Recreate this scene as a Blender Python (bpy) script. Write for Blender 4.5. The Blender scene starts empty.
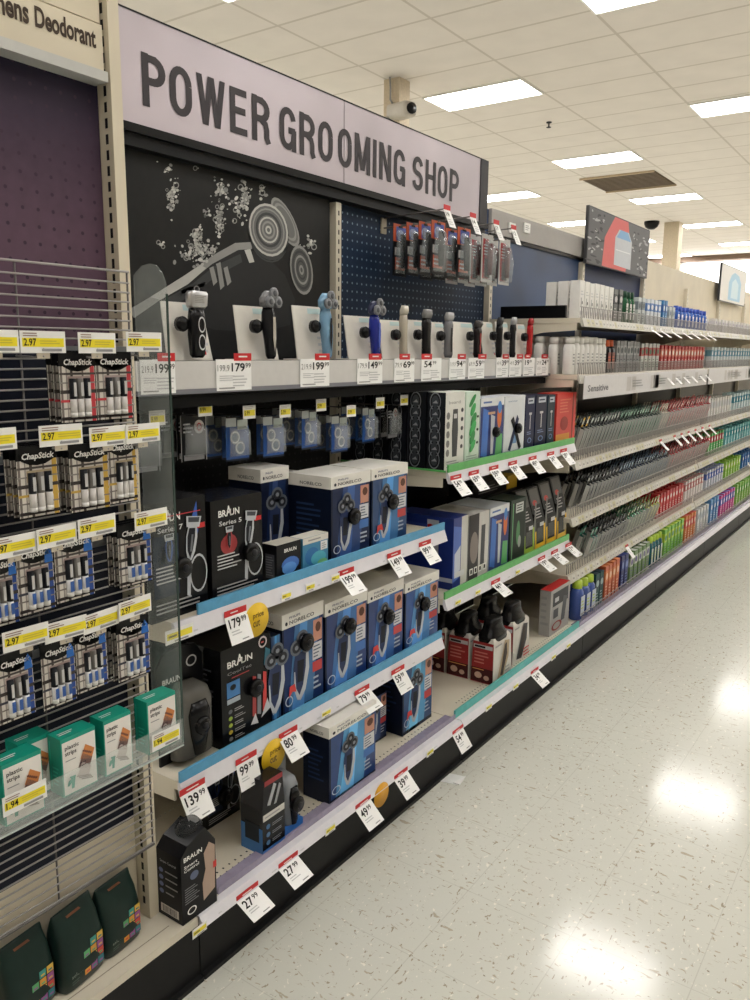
import bpy, math, random
from mathutils import Vector
random.seed(7)
col = bpy.context.scene.collection
PI = math.pi
# ------------------------------------------------------------------ camera maths (photo = 750 x 1000)
CAMZ = 1.51; F_PX = 800.0; YAW = math.radians(34.93); PITCH = math.radians(10.62); ROLL = math.radians(.57)
_F = Vector((-math.sin(YAW)*math.cos(PITCH), math.cos(YAW)*math.cos(PITCH), -math.sin(PITCH)))
_r = Vector((math.cos(YAW), math.sin(YAW), 0)); _u = _r.cross(_F)
_R = _r*math.cos(ROLL) + _u*math.sin(ROLL); _U = _u*math.cos(ROLL) - _r*math.sin(ROLL)
CAM = Vector((0, 0, CAMZ))
def hit(px, py, ax, v):
    r = _F*F_PX + _R*(px-375) + _U*(500-py)
    return CAM + r*((v-CAM[ax])/r[ax])
def Yof(px, X, z):                       # where along the aisle column px meets the line (X, z)
    n = _R*F_PX - _F*(px-375)
    return -(n.x*X + n.z*(z-CAMZ))/n.y
def Zof(py, X, Y):
    n = _U*F_PX + _F*(py-500)
    return CAMZ - (n.x*X + n.y*Y)/n.z
# ------------------------------------------------------------------ materials
def lin(c): return tuple((x/255/12.92 if x/255 <= .04045 else ((x/255+.055)/1.055)**2.4) for x in c)
_m = {}
def M(name, rgb=(128,128,128), rough=.5, metal=0, emit=0, alpha=1, var=.08, trans=0, scale=40):
    if name in _m: return _m[name]
    m = bpy.data.materials.new(name); m.use_nodes = True; nt = m.node_tree; b = nt.nodes['Principled BSDF']
    c = lin(rgb)
    b.inputs['Roughness'].default_value = rough; b.inputs['Metallic'].default_value = metal
    if max(rgb) < 100 and not metal: b.inputs['Specular IOR Level'].default_value = .22
    if alpha < 1: b.inputs['Alpha'].default_value = alpha
    if trans: b.inputs['Transmission Weight'].default_value = trans
    if emit:
        b.inputs['Emission Color'].default_value = (*c, 1); b.inputs['Emission Strength'].default_value = emit
    n = nt.nodes.new('ShaderNodeTexNoise'); n.inputs['Scale'].default_value = scale; n.inputs['Detail'].default_value = 2
    r = nt.nodes.new('ShaderNodeValToRGB'); t = nt.nodes.new('ShaderNodeTexCoord')
    nt.links.new(t.outputs['Object'], n.inputs['Vector']); nt.links.new(n.outputs['Fac'], r.inputs['Fac'])
    r.color_ramp.elements[0].color = (*[x*(1-var) for x in c], 1); r.color_ramp.elements[0].position = .3
    r.color_ramp.elements[1].color = (*[min(1, x*(1+var)) for x in c], 1); r.color_ramp.elements[1].position = .7
    nt.links.new(r.outputs['Color'], b.inputs['Base Color'])
    _m[name] = m; return m
def K(r, g, b, rough=.45): return M('ink_%d_%d_%d_%d' % (r, g, b, int(rough*100)), (r, g, b), rough, var=.025)
BLACK = K(14,14,16,.3); DARK = K(34,35,38,.45); WHITE = K(240,239,236,.4); CREAM = M('cream_metal',(216,208,190),.42,var=.03,scale=8)
GREY = K(150,150,150); LGREY = K(198,198,200); RED = K(200,28,34); YEL = K(238,222,60); ORANGE = K(232,190,28)
INK = K(25,25,28); BLUE = K(30,70,150); NAVY = K(18,26,60); SKY = K(86,160,200); TEAL = K(14,150,128)
LIME = K(84,180,80); SILVER = M('brushed_silver',(190,190,192),.28,.8); CHROME = M('chrome',(205,205,208),.15,1)
PLASTIC = M('black_plastic',(16,16,18),.25); RUBBER = K(28,28,30,.6); SKIN = K(196,140,118)
WIRE = M('wire_steel',(158,154,152),.4,.2); WIREP = M('wire_dark',(104,100,98),.4,.2)
CLEAR = M('clear_acrylic',(225,235,232),.08,alpha=.16); BLIS = M('blister_plastic',(200,205,208),.12,alpha=.28)
PAPER = K(248,248,247,.55)
EDGE = M('acrylic_edge',(60,75,70),.2)
# ------------------------------------------------------------------ mesh builder
_txt = {}
def text_geom(s, bold=0, res=2):
    k = (s, bold, res)
    if k in _txt: return _txt[k]
    cu = bpy.data.curves.new('t','FONT'); cu.body = s; cu.resolution_u = res; cu.offset = bold; cu.fill_mode = 'FRONT'
    ob = bpy.data.objects.new('t', cu); me = bpy.data.meshes.new_from_object(ob)
    vs = [(v.co.x, v.co.y) for v in me.vertices]; fs = [tuple(p.vertices) for p in me.polygons]
    bpy.data.objects.remove(ob); bpy.data.curves.remove(cu); bpy.data.meshes.remove(me)
    x0 = min(v[0] for v in vs); x1 = max(v[0] for v in vs); y0 = min(v[1] for v in vs); y1 = max(v[1] for v in vs)
    vs = [((x-x0)/(x1-x0), (y-y0)/(y1-y0)) for x, y in vs]
    _txt[k] = (vs, fs); return _txt[k]
class Fr:                                 # a face to print on: origin, full-width u, full-height v, normal
    def __init__(s, o, u, v, n): s.o, s.u, s.v, s.n = Vector(o), Vector(u), Vector(v), Vector(n).normalized()
    def p(s, a, b, L=1): return s.o + s.u*a + s.v*b + s.n*(.0005*L)
class MB:
    def __init__(s): s.v = []; s.f = []; s.mi = []; s.sm = []; s.m = []
    def mid(s, m):
        if m not in s.m: s.m.append(m)
        return s.m.index(m)
    def add(s, vs, fs, m, smooth=False):
        o = len(s.v); s.v += [tuple(v) for v in vs]; i = s.mid(m)
        for f in fs: s.f.append(tuple(o+k for k in f)); s.mi.append(i); s.sm.append(smooth)
    def box(s, x0, x1, y0, y1, z0, z1, m):
        vs = [(x,y,z) for z in (z0,z1) for y in (y0,y1) for x in (x0,x1)]
        s.add(vs, [(0,2,3,1),(4,5,7,6),(0,1,5,4),(2,6,7,3),(0,4,6,2),(1,3,7,5)], m)
    def poly(s, pts, m): s.add(pts, [tuple(range(len(pts)))], m)
    def prism(s, pts, d, m):              # polygon pts (3D) extruded by vector d
        n = len(pts); d = Vector(d); a = [Vector(p) for p in pts]
        s.add(a+[p+d for p in a], [tuple(range(n))[::-1], tuple(range(n,2*n))]+[(i,(i+1)%n,n+(i+1)%n,n+i) for i in range(n)], m)
    def tube(s, pts, r, m, n=6):
        pts = [Vector(p) for p in pts]; rings = []
        for i, p in enumerate(pts):
            d = (pts[min(i+1,len(pts)-1)]-pts[max(i-1,0)]).normalized()
            a = d.cross(Vector((0,0,1)) if abs(d.z) < .9 else Vector((1,0,0))).normalized(); b = d.cross(a)
            rings += [p+a*math.cos(2*PI*k/n)*r+b*math.sin(2*PI*k/n)*r for k in range(n)]
        fs = [(i*n+k, i*n+(k+1)%n, (i+1)*n+(k+1)%n, (i+1)*n+k) for i in range(len(pts)-1) for k in range(n)]
        fs += [tuple(range(n))[::-1], tuple(range((len(pts)-1)*n, len(pts)*n))]
        s.add(rings, fs, m, True)
    def loft(s, rings, m, n=16, e=2.0, smooth=True, ax=2):   # rings (x,y,z,rx,ry) superellipses stacked
        vs = []
        for (x,y,z,rx,ry) in rings:
            for k in range(n):
                t = 2*PI*(k+.5)/n; c, q = math.cos(t), math.sin(t)
                dx = math.copysign(abs(c)**(2/e), c)*rx; dy = math.copysign(abs(q)**(2/e), q)*ry
                vs.append((x+dx, y+dy, z) if ax == 2 else ((x+dx, y, z+dy) if ax == 1 else (x, y+dx, z+dy)))
        R = len(rings)
        fs = [(i*n+k, i*n+(k+1)%n, (i+1)*n+(k+1)%n, (i+1)*n+k) for i in range(R-1) for k in range(n)]
        fs += [tuple(range(n))[::-1], tuple(range((R-1)*n, R*n))]
        s.add(vs, fs, m, smooth)
    # printing on a face
    def rect(s, F, a0, b0, a1, b1, m, L=1): s.poly([F.p(a0,b0,L),F.p(a1,b0,L),F.p(a1,b1,L),F.p(a0,b1,L)], m)
    def ell(s, F, a, b, ra, rb, m, L=1, n=16, rot=0):
        c, q = math.cos(rot), math.sin(rot)
        s.poly([F.p(a+ra*math.cos(t)*c-rb*math.sin(t)*q, b+ra*math.cos(t)*q+rb*math.sin(t)*c, L) for t in [2*PI*k/n for k in range(n)]], m)
    def ring(s, F, a, b, ra, rb, w, m, L=1, n=18, rot=0):
        c, q = math.cos(rot), math.sin(rot); vs = []
        for k in range(n):
            t = 2*PI*k/n
            for f in (1, 1-w): vs.append(F.p(a+f*(ra*math.cos(t)*c-rb*math.sin(t)*q), b+f*(ra*math.cos(t)*q+rb*math.sin(t)*c), L))
        s.add(vs, [(2*k,2*((k+1)%n),2*((k+1)%n)+1,2*k+1) for k in range(n)], m)
    def pol(s, F, pts, m, L=1): s.poly([F.p(a,b,L) for a,b in pts], m)
    def txt(s, F, a0, b0, a1, b1, t, m, L=2, bold=.02, res=2, shear=0):
        vs, fs = text_geom(t, bold, res)
        s.add([F.p(a0+(a1-a0)*x+shear*y*(b1-b0), b0+(b1-b0)*y, L) for x,y in vs], fs, m)
    def lines(s, F, a0, a1, b0, b1, n, m, L=2, fill=.4):
        for i in range(n):
            b = b0+(b1-b0)*(i+.5)/n; h = (b1-b0)/n*fill/2
            s.rect(F, a0, b-h, a0+(a1-a0)*random.uniform(.6,1), b+h, m, L)
    def mesh(s, name):
        me = bpy.data.meshes.new(name); me.from_pydata(s.v, [], s.f)
        for m in s.m: me.materials.append(m)
        me.polygons.foreach_set('material_index', s.mi); me.polygons.foreach_set('use_smooth', s.sm); me.update(); return me
    def build(s, name, parent=None, loc=(0,0,0), rz=0, rot=None):
        o = bpy.data.objects.new(name, s.mesh(name)); col.objects.link(o)
        o.location = loc; o.rotation_euler = rot or (0,0,rz)
        if parent: o.parent = parent
        return o
def tag(o, label, cat, group=None):
    o['label'] = label; o['category'] = cat
    if group: o['group'] = group
    return o
def thing(name, label, cat, loc=(0,0,0), rz=0, group=None, rot=None):
    o = bpy.data.objects.new(name, None); col.objects.link(o); o.location = loc; o.rotation_euler = rot or (0,0,rz)
    return tag(o, label, cat, group)
def struct(o): o['kind'] = 'structure'; return o
def dup(o, loc, label=None, group=None, rot=None):
    r = o.copy(); col.objects.link(r); r.location = loc
    if rot: r.rotation_euler = rot
    if label: r['label'] = label
    if group: r['group'] = group
    for ch in list(o.children):
        c = ch.copy(); col.objects.link(c); c.parent = r
        for g in ch.children:
            d = g.copy(); col.objects.link(d); d.parent = c
    return r
def faces(w, d, h, z=0):
    return (Fr((-w/2,-d/2,z),(w,0,0),(0,0,h),(0,-1,0)), Fr((-w/2,d/2,z),(0,-d,0),(0,0,h),(-1,0,0)), Fr((-w/2,-d/2,z+h),(w,0,0),(0,d,0),(0,0,1)))
# ------------------------------------------------------------------ layout numbers
XB = -1.93                                # face of the back panels
M0, M1, M2, M3, M4, M5, M6, M7 = 1.16, 2.45, 3.70, 4.95, 6.20, 7.45, 8.70, 9.95
LIP = -1.41; DECK = .165
# ------------------------------------------------------------------ room
def nodes(m): return m.node_tree.nodes, m.node_tree.links
def floor_mat():
    m = M('vinyl_floor',(205,205,195),.13,var=.03,scale=1.2); N, L = nodes(m); b = N['Principled BSDF']
    t = N.new('ShaderNodeTexCoord')
    def V(scale, stretch, thr, colr, prev):
        mp = N.new('ShaderNodeMapping'); mp.inputs['Scale'].default_value = stretch; mp.inputs['Rotation'].default_value = (0,0,random.random()*3)
        L.new(t.outputs['Object'], mp.inputs['Vector'])
        nz = N.new('ShaderNodeTexNoise'); nz.inputs['Scale'].default_value = scale; nz.inputs['Detail'].default_value = 3; nz.inputs['Distortion'].default_value = .6
        L.new(mp.outputs['Vector'], nz.inputs['Vector'])
        r = N.new('ShaderNodeValToRGB'); r.color_ramp.elements[0].position = thr; r.color_ramp.elements[1].position = thr+.03
        L.new(nz.outputs['Fac'], r.inputs['Fac'])
        mx = N.new('ShaderNodeMix'); mx.data_type = 'RGBA'; L.new(r.outputs['Color'], mx.inputs['Factor']); L.new(prev, mx.inputs[6])
        mx.inputs[7].default_value = (*lin(colr),1); return mx.outputs[2]
    prev = N['Color Ramp'].outputs['Color']
    prev = V(30,(1,2.6,1),.64,(176,168,150),prev); prev = V(38,(2.4,1,1),.655,(158,148,130),prev); prev = V(50,(1.5,1,1),.66,(228,224,212),prev)
    prev = V(40,(1,3,1),.70,(128,116,98),prev)
    # tile seams every 12 inches
    sp = N.new('ShaderNodeSeparateXYZ'); L.new(t.outputs['Object'], sp.inputs[0])
    outs = []
    for i, off in ((0,.08),(1,.02)):
        a = N.new('ShaderNodeMath'); a.operation = 'MULTIPLY_ADD'; a.inputs[1].default_value = 1/.305; a.inputs[2].default_value = off+100; L.new(sp.outputs[i], a.inputs[0])
        f = N.new('ShaderNodeMath'); f.operation = 'FRACT'; L.new(a.outputs[0], f.inputs[0])
        c = N.new('ShaderNodeMath'); c.operation = 'LESS_THAN'; c.inputs[1].default_value = .008; L.new(f.outputs[0], c.inputs[0]); outs.append(c)
    mxx = N.new('ShaderNodeMath'); mxx.operation = 'MAXIMUM'; L.new(outs[0].outputs[0], mxx.inputs[0]); L.new(outs[1].outputs[0], mxx.inputs[1])
    hf = N.new('ShaderNodeMath'); hf.operation = 'MULTIPLY'; hf.inputs[1].default_value = .22; L.new(mxx.outputs[0], hf.inputs[0])
    mx = N.new('ShaderNodeMix'); mx.data_type = 'RGBA'; L.new(hf.outputs[0], mx.inputs['Factor']); L.new(prev, mx.inputs[6]); mx.inputs[7].default_value = (*lin((120,112,98)),1)
    L.new(mx.outputs[2], b.inputs['Base Color'])
    nz = N.new('ShaderNodeTexNoise'); nz.inputs['Scale'].default_value = 9; L.new(t.outputs['Object'], nz.inputs['Vector'])
    bp = N.new('ShaderNodeBump'); bp.inputs['Strength'].default_value = .02; bp.inputs['Distance'].default_value = .01; L.new(nz.outputs['Fac'], bp.inputs['Height']); L.new(bp.outputs[0], b.inputs['Normal'])
    return m
def ceil_mat():
    m = M('ceiling_tiles',(224,217,210),.9,var=.03,scale=3); N, L = nodes(m); b = N['Principled BSDF']
    t = N['Texture Coordinate']; sp = N.new('ShaderNodeSeparateXYZ'); L.new(t.outputs['Object'], sp.inputs[0]); outs = []
    for i, per, off, wd in ((0,1.22,5.2+122,.028),(1,.61,-8.3+61*2,.03)):
        a = N.new('ShaderNodeMath'); a.operation = 'ADD'; a.inputs[1].default_value = off+.015; L.new(sp.outputs[i], a.inputs[0])
        d = N.new('ShaderNodeMath'); d.operation = 'MODULO'; d.inputs[1].default_value = per; L.new(a.outputs[0], d.inputs[0])
        c = N.new('ShaderNodeMath'); c.operation = 'LESS_THAN'; c.inputs[1].default_value = wd; L.new(d.outputs[0], c.inputs[0]); outs.append(c)
    mxx = N.new('ShaderNodeMath'); mxx.operation = 'MAXIMUM'; L.new(outs[0].outputs[0], mxx.inputs[0]); L.new(outs[1].outputs[0], mxx.inputs[1])
    hf = N.new('ShaderNodeMath'); hf.operation = 'MULTIPLY'; hf.inputs[1].default_value = .38; L.new(mxx.outputs[0], hf.inputs[0])
    mx = N.new('ShaderNodeMix'); mx.data_type = 'RGBA'; L.new(hf.outputs[0], mx.inputs['Factor']); L.new(N['Color Ramp'].outputs['Color'], mx.inputs[6]); mx.inputs[7].default_value = (*lin((150,136,116)),1)
    L.new(mx.outputs[2], b.inputs['Base Color']); return m
CH = 4.34
q = MB(); q.box(-17,7,-6,26,-.05,0,floor_mat()); struct(q.build('floor'))
q = MB(); q.box(-17,7,-6,26,CH,CH+.05,ceil_mat()); struct(q.build('ceiling'))
WALLM = M('wall_paint',(222,214,200),.8)
q = MB(); q.box(-17.1,-17,-6,26,0,CH,WALLM); struct(q.build('wall_left'))
q = MB(); q.box(7,7.1,-6,26,0,CH,WALLM); struct(q.build('wall_right'))
q = MB(); q.box(-17,7,-6.1,-6,0,CH,WALLM); struct(q.build('wall_back'))
q = MB(); q.box(-17,7,26,26.1,0,CH,WALLM); struct(q.build('wall_front'))
q = MB(); q.box(-17,7,25.6,25.98,4.2,4.335,M('bulkhead',(120,100,84),.7)); struct(q.build('trim_1'))
GLOW = M('daylight_glass',(255,253,250),.3,emit=3.5)
for i in range(5):
    x0 = -9.4+i*2.6
    w = MB(); w.box(x0,x0+2.5,25.9,25.99,2.9,4.18,GLOW); o = struct(w.build('window_%d' % (i+1)))
    f = MB(); f.box(x0-.05,x0,25.85,25.99,2.85,4.19,WHITE); f.box(x0+2.5,x0+2.55,25.85,25.99,2.85,4.19,WHITE); f.box(x0,x0+2.5,25.85,25.99,2.82,2.9,WHITE); f.build('window_frame',o)
# ceiling lights, one troffer per six tiles, staggered
EM = M('light_diffuser',(255,252,248),.5,emit=16.8,var=0)
df = MB(); df.box(.02,1.2,.02,.59,-.012,-.004,EM); fr = MB()
for a in ((0,1.22,0,.02),(0,1.22,.59,.61),(0,.02,.02,.59),(1.2,1.22,.02,.59)): fr.box(a[0],a[1],a[2],a[3],-.016,0,WHITE)
L0 = thing('ceiling_light','lit rectangular white ceiling light panel','ceiling light')
df.build('diffuser',L0); fr.build('frame',L0); first = True
named = {(0,0):'lit ceiling panel behind the white security camera at the sign',(0,1):'lit ceiling panel just before the brown ceiling vent',(0,2):'lit ceiling panel above the red and grey poster',(1,1):'lit ceiling panel cut by the right photo edge, upper right',
         (0,-1):'lit ceiling panel tip at the top edge above the letters of the sign',(1,0):'lit ceiling panel cut by the top photo edge near the right'}
for k in range(-4,4):
    for j in range(-3,5):
        X = -5.2+2.44*k; Y = 8.3+3.66*j+(1.9 if k % 2 else 0)
        if Y > 25 or X > 5: continue
        lb = named.get((k,j)); 
        if first: o = L0; o.location = (X,Y,CH-.001); first = False
        else: o = dup(L0,(X,Y,CH-.001))
        if lb: o['label'] = lb
        else: o['label'] = 'lit rectangular panel in the far or side rows of ceiling lights'; o['group'] = 'ceiling light panels'
# return-air vent
a = MB(); F = Fr((-5.3,13.42,CH-.004),(1.22,0,0),(0,1.3,0),(0,0,-1))
a.box(-5.3,-4.08,13.42,13.45,CH-.03,CH-.002,M('vent_lip',(190,170,142),.7)); a.box(-5.3,-4.08,14.7,14.73,CH-.03,CH-.002,_m['vent_lip'])
for i in range(12): a.box(-5.27,-4.1,13.47+i*.1,13.52+i*.1,CH-.02,CH-.004,M('vent_brown',(100,84,66),.7))
a.box(-5.3,-4.08,13.45,14.7,CH-.006,CH-.003,M('vent_dark',(96,80,62),.8))
tag(a.build('ceiling_vent'),'brown square return-air vent set in the white ceiling tiles','vent')
# sprinkler
p = hit(549,122,2,CH); a = MB(); a.loft([(0,0,0,.035,.035),(0,0,-.012,.035,.035),(0,0,-.02,.01,.01),(0,0,-.055,.01,.01),(0,0,-.06,.03,.03),(0,0,-.066,.03,.03)],DARK,10)
tag(a.build('sprinkler_head',loc=p),'small dark sprinkler head hanging from the ceiling tiles','sprinkler')
# column with security camera
p = hit(384,80,2,CH); cw = .2
q = MB(); q.box(0,cw,0,cw,0,CH,M('column_paint',(205,190,165),.7)); tag(q.build('support_column',loc=(p.x,p.y,0)),'beige square column rising behind the power grooming sign','column')
t = thing('security_camera','pale grey security camera with black lens bracketed on the beige column','camera',(p.x+cw+.02,p.y-.02,4.0),1.25)
a = MB(); a.loft([(0,.12,0,.085,.08),(0,-.16,-.02,.085,.08),(0,-.19,-.022,.075,.068)],K(186,180,170),14,3.5,ax=1); a_ = a.build('housing',t)
a = MB(); a.loft([(0,-.185,-.02,.06,.055),(0,-.21,-.02,.06,.055)],BLACK,16,ax=1); a.build('lens',a_)
a = MB(); a.tube([(0,.14,-.02),(-.05,.16,-.06),(-.08,.1,-.08)],.03,K(170,164,154)); a.build('bracket',t)
a = MB(); a.tube([(-.06,.1,.34),(-.05,.1,.24),(-.05,.1,.12),(0,.1,.06)],.01,GREY); a.build('cable',t)
p = hit(672,222,2,CH)
q = MB(); q.box(-.16,.16,0,.32,0,CH,_m['column_paint']); tag(q.build('support_column',loc=(p.x,p.y,0)),'beige square column far back before the bright windows','column')
q = MB(); q.loft([(0,0,0,.16,.16),(0,0,-.05,.16,.16),(0,0,-.12,.13,.13),(0,0,-.17,.06,.06)],BLACK,16); tag(q.build('dome_camera',loc=(p.x-.35,p.y-.3,CH)),'small black dome camera under the ceiling beside the far column','camera')
# ------------------------------------------------------------------ gondola shelving
def peg_mat(name, rgb, dot, rgb2=None, z0=0, z1=1, r=.0042, pitch=.0318):
    m = M(name, rgb, .5); N, L = nodes(m); b = N['Principled BSDF']; t = N['Texture Coordinate']; sp = N.new('ShaderNodeSeparateXYZ'); L.new(t.outputs['Object'], sp.inputs[0])
    base = N['Color Ramp'].outputs['Color']
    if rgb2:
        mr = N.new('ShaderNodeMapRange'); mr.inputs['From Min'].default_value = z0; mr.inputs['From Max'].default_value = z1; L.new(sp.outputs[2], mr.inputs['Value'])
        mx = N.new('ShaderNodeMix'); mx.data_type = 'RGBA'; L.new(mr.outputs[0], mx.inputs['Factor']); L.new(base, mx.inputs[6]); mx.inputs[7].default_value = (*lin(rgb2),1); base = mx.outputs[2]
    sq = []
    for i in (1,2):
        a = N.new('ShaderNodeMath'); a.operation = 'ADD'; a.inputs[1].default_value = 50.02; L.new(sp.outputs[i], a.inputs[0])
        d = N.new('ShaderNodeMath'); d.operation = 'MODULO'; d.inputs[1].default_value = pitch; L.new(a.outputs[0], d.inputs[0])
        s_ = N.new('ShaderNodeMath'); s_.operation = 'SUBTRACT'; s_.inputs[1].default_value = pitch/2; L.new(d.outputs[0], s_.inputs[0])
        w = N.new('ShaderNodeMath'); w.operation = 'POWER'; w.inputs[1].default_value = 2; L.new(s_.outputs[0], w.inputs[0])
        ab = N.new('ShaderNodeMath'); ab.operation = 'MULTIPLY'; L.new(s_.outputs[0], ab.inputs[0]); L.new(s_.outputs[0], ab.inputs[1]); sq.append(ab)
    ad = N.new('ShaderNodeMath'); ad.operation = 'ADD'; L.new(sq[0].outputs[0], ad.inputs[0]); L.new(sq[1].outputs[0], ad.inputs[1])
    lt = N.new('ShaderNodeMath'); lt.operation = 'LESS_THAN'; lt.inputs[1].default_value = r*r; L.new(ad.outputs[0], lt.inputs[0])
    mx = N.new('ShaderNodeMix'); mx.data_type = 'RGBA'; L.new(lt.outputs[0], mx.inputs['Factor']); L.new(base, mx.inputs[6]); mx.inputs[7].default_value = (*lin(dot),1)
    L.new(mx.outputs[2], b.inputs['Base Color']); return m
PEGBLUE = peg_mat('blue_pegboard',(24,42,66),(120,140,160)); PEGBLK = peg_mat('black_pegboard',(15,15,18),(44,44,48))
PANELBLUE = M('blue_panel',(38,66,108),.4,var=.35,scale=2); PANELNAVY = M('navy_panel',(40,52,84),.5,var=.2,scale=2)
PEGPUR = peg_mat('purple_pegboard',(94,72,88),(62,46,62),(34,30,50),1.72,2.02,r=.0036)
CREAMW = M('cream_panel',(214,204,182),.5,var=.05,scale=6)
def upright(par, X, Y, z0, z1, w=.032):
    q = MB(); q.box(X,X+.03,Y-w/2,Y+w/2,z0,z1,CREAM); F = Fr((X+.03,Y-w/2,0),(0,w,0),(0,0,1),(1,0,0))
    z = z0+.03
    while z < z1-.03: q.rect(F,.4,z,.62,z+.017,BLACK); z += .034
    q.build('upright',par)
DECKS = []
def bay(Y0, Y1, label, upper, lower, zsplit=1.40, top=2.2, where=''):
    t = thing('back_panel',label,'panel',(0,0,0))
    q = MB(); q.box(XB-.03,XB,Y0,Y1,zsplit,top,upper); q.build('upper_panel',t)
    q = MB(); q.box(XB-.03,XB,Y0,Y1,DECK,zsplit,lower); q.build('lower_panel',t)
    d = thing('base_deck','cream bottom deck with black kick plate '+where,'shelf',(0,0,0))
    q = MB(); q.box(XB+.002,-1.315,Y0+.002,Y1-.002,DECK-.02,DECK,CREAM)
    y = Y0+.12
    while y < Y1-.05:                        # two rows of punched slots near the front
        for dx in (0,.018): q.poly([(-1.405+dx,y+dx,DECK+.0005),(-1.399+dx,y+dx,DECK+.0005),(-1.399+dx,y+dx+.005,DECK+.0005),(-1.405+dx,y+dx+.005,DECK+.0005)],DARK)
        y += .022
    q.build('deck_board',d)
    q = MB(); q.box(-1.335,-1.315,Y0+.002,Y1-.002,.012,DECK-.022,M('kick_black',(24,24,25),.5)); q.box(-1.345,-1.30,Y0+.002,Y1-.002,0,.012,_m['kick_black']); q.build('kick_plate',d)
    DECKS.append(d); return t
b1 = bay(M0,M1,'black back panel of the blue-edged shaver bay under the sign',M('graphic_black',(32,33,34),.4),PEGBLK,top=2.049,where='under the blue-edged shelves')
b2 = bay(M1,M2,'blue pegboard back panel above the green-edged clipper shelves',PEGBLUE,PEGBLK,top=2.049,where='under the green-edged shelves')
b3 = bay(M2,M3,'plain blue back panel under a grey header board',PANELBLUE,BLACK,top=2.2,where='of the first oral care bay')  # from here on, black lower panels paint in the dark shelf interiors
b4 = bay(M3,M4,'navy back panel below the red and grey poster',PANELNAVY,BLACK,top=2.2,where='below the red and grey poster')
b5 = bay(M4,M5,'first cream back panel past the red and grey poster',CREAMW,BLACK,where='below the first cream panel')
b6 = bay(M5,M6,'second cream back panel past the red and grey poster',CREAMW,BLACK,where='below the second cream panel')
b7 = bay(M6,M7,'cream back panel behind the pale blue poster',CREAMW,BLACK,where='below the pale blue poster')
b8 = bay(M7,M7+1.25,'last cream back panel at the far end of the run',CREAMW,BLACK,where='at the far end of the run')
for b, Y in ((b2,M1),(b3,M2),(b4,M3),(b5,M4),(b6,M5),(b7,M6),(b8,M7)): upright(b,XB,Y+.017,DECK+.002,2.045 if Y < 3 else 2.06)
# header over bays 3: grey board with black line along its bottom
q = MB(); q.box(XB+.001,XB+.02,M2+.02,M4,2.088,2.203,K(160,156,152)); q.box(XB+.002,XB+.012,M2+.03,M4,2.07,2.088,BLACK); tag(q.build('header_board'),'grey header board above the blue panel right of the big sign','board')
# posters above
def poster(Y0, Y1, z0, z1, X, label, kind):
    q = MB(); q.box(X-.02,X,Y0,Y1,z0,z1,K(60,60,62)); F = Fr((X,Y0,z0),(0,Y1-Y0,0),(0,0,z1-z0),(1,0,0))
    if kind == 0:
        q.rect(F,.01,.02,.99,.98,K(92,92,94)); q.pol(F,[(.22,.02),(.6,.02),(.66,.5),(.6,.98),(.38,.98),(.24,.55)],K(214,84,80),2)
        q.pol(F,[(.4,.1),(.68,.08),(.68,.62),(.62,.78),(.46,.78),(.4,.62)],K(196,200,206),3); q.pol(F,[(.42,.62),(.66,.62),(.6,.78),(.48,.78)],K(120,170,214),4)
        q.rect(F,.42,.38,.66,.4,K(230,232,234),4)
        for i in range(70):
            a = random.choice([random.uniform(.02,.22),random.uniform(.7,.98)]); b = random.uniform(.05,.95)
            q.ell(F,a,b,random.uniform(.008,.025),random.uniform(.01,.05),K(170,170,170) if i % 2 else K(44,44,46),2+i%3,8,random.uniform(0,3))
    else:
        q.rect(F,.01,.02,.99,.98,K(222,220,214)); q.pol(F,[(.3,.08),(.78,.08),(.78,.6),(.68,.8),(.5,.86),(.38,.76),(.3,.55)],K(150,196,222),2)
        q.pol(F,[(.4,.14),(.68,.14),(.68,.56),(.54,.7),(.42,.58)],K(196,220,232),3)
    tag(q.build('hanging_poster'),label,'poster')
poster(M3-.02,M4-.03,2.05,2.39,XB+.056,'red and dark grey poster with a clear bottle shape above the shelving',0)
poster(M6-.16,M7-.2,2.02,2.38,XB+.056,'white poster with a pale blue bottle shape at the far shelving',1)
for px in (513,528):
    p = hit(px,228,0,XB+.03); q = MB(); q.box(.001,.008,-.035,.035,-.025,.025,WHITE); F = Fr((.008,-.035,-.025),(0,.07,0),(0,0,.05),(1,0,0)); q.lines(F,.1,.9,.2,.8,3,GREY)
    tag(q.build('header_sticker',loc=(XB+.02,p.y,p.z)),'small cream sticker on the grey header board, %s' % ('left one' if px == 513 else 'right one'),'sticker')
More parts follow.
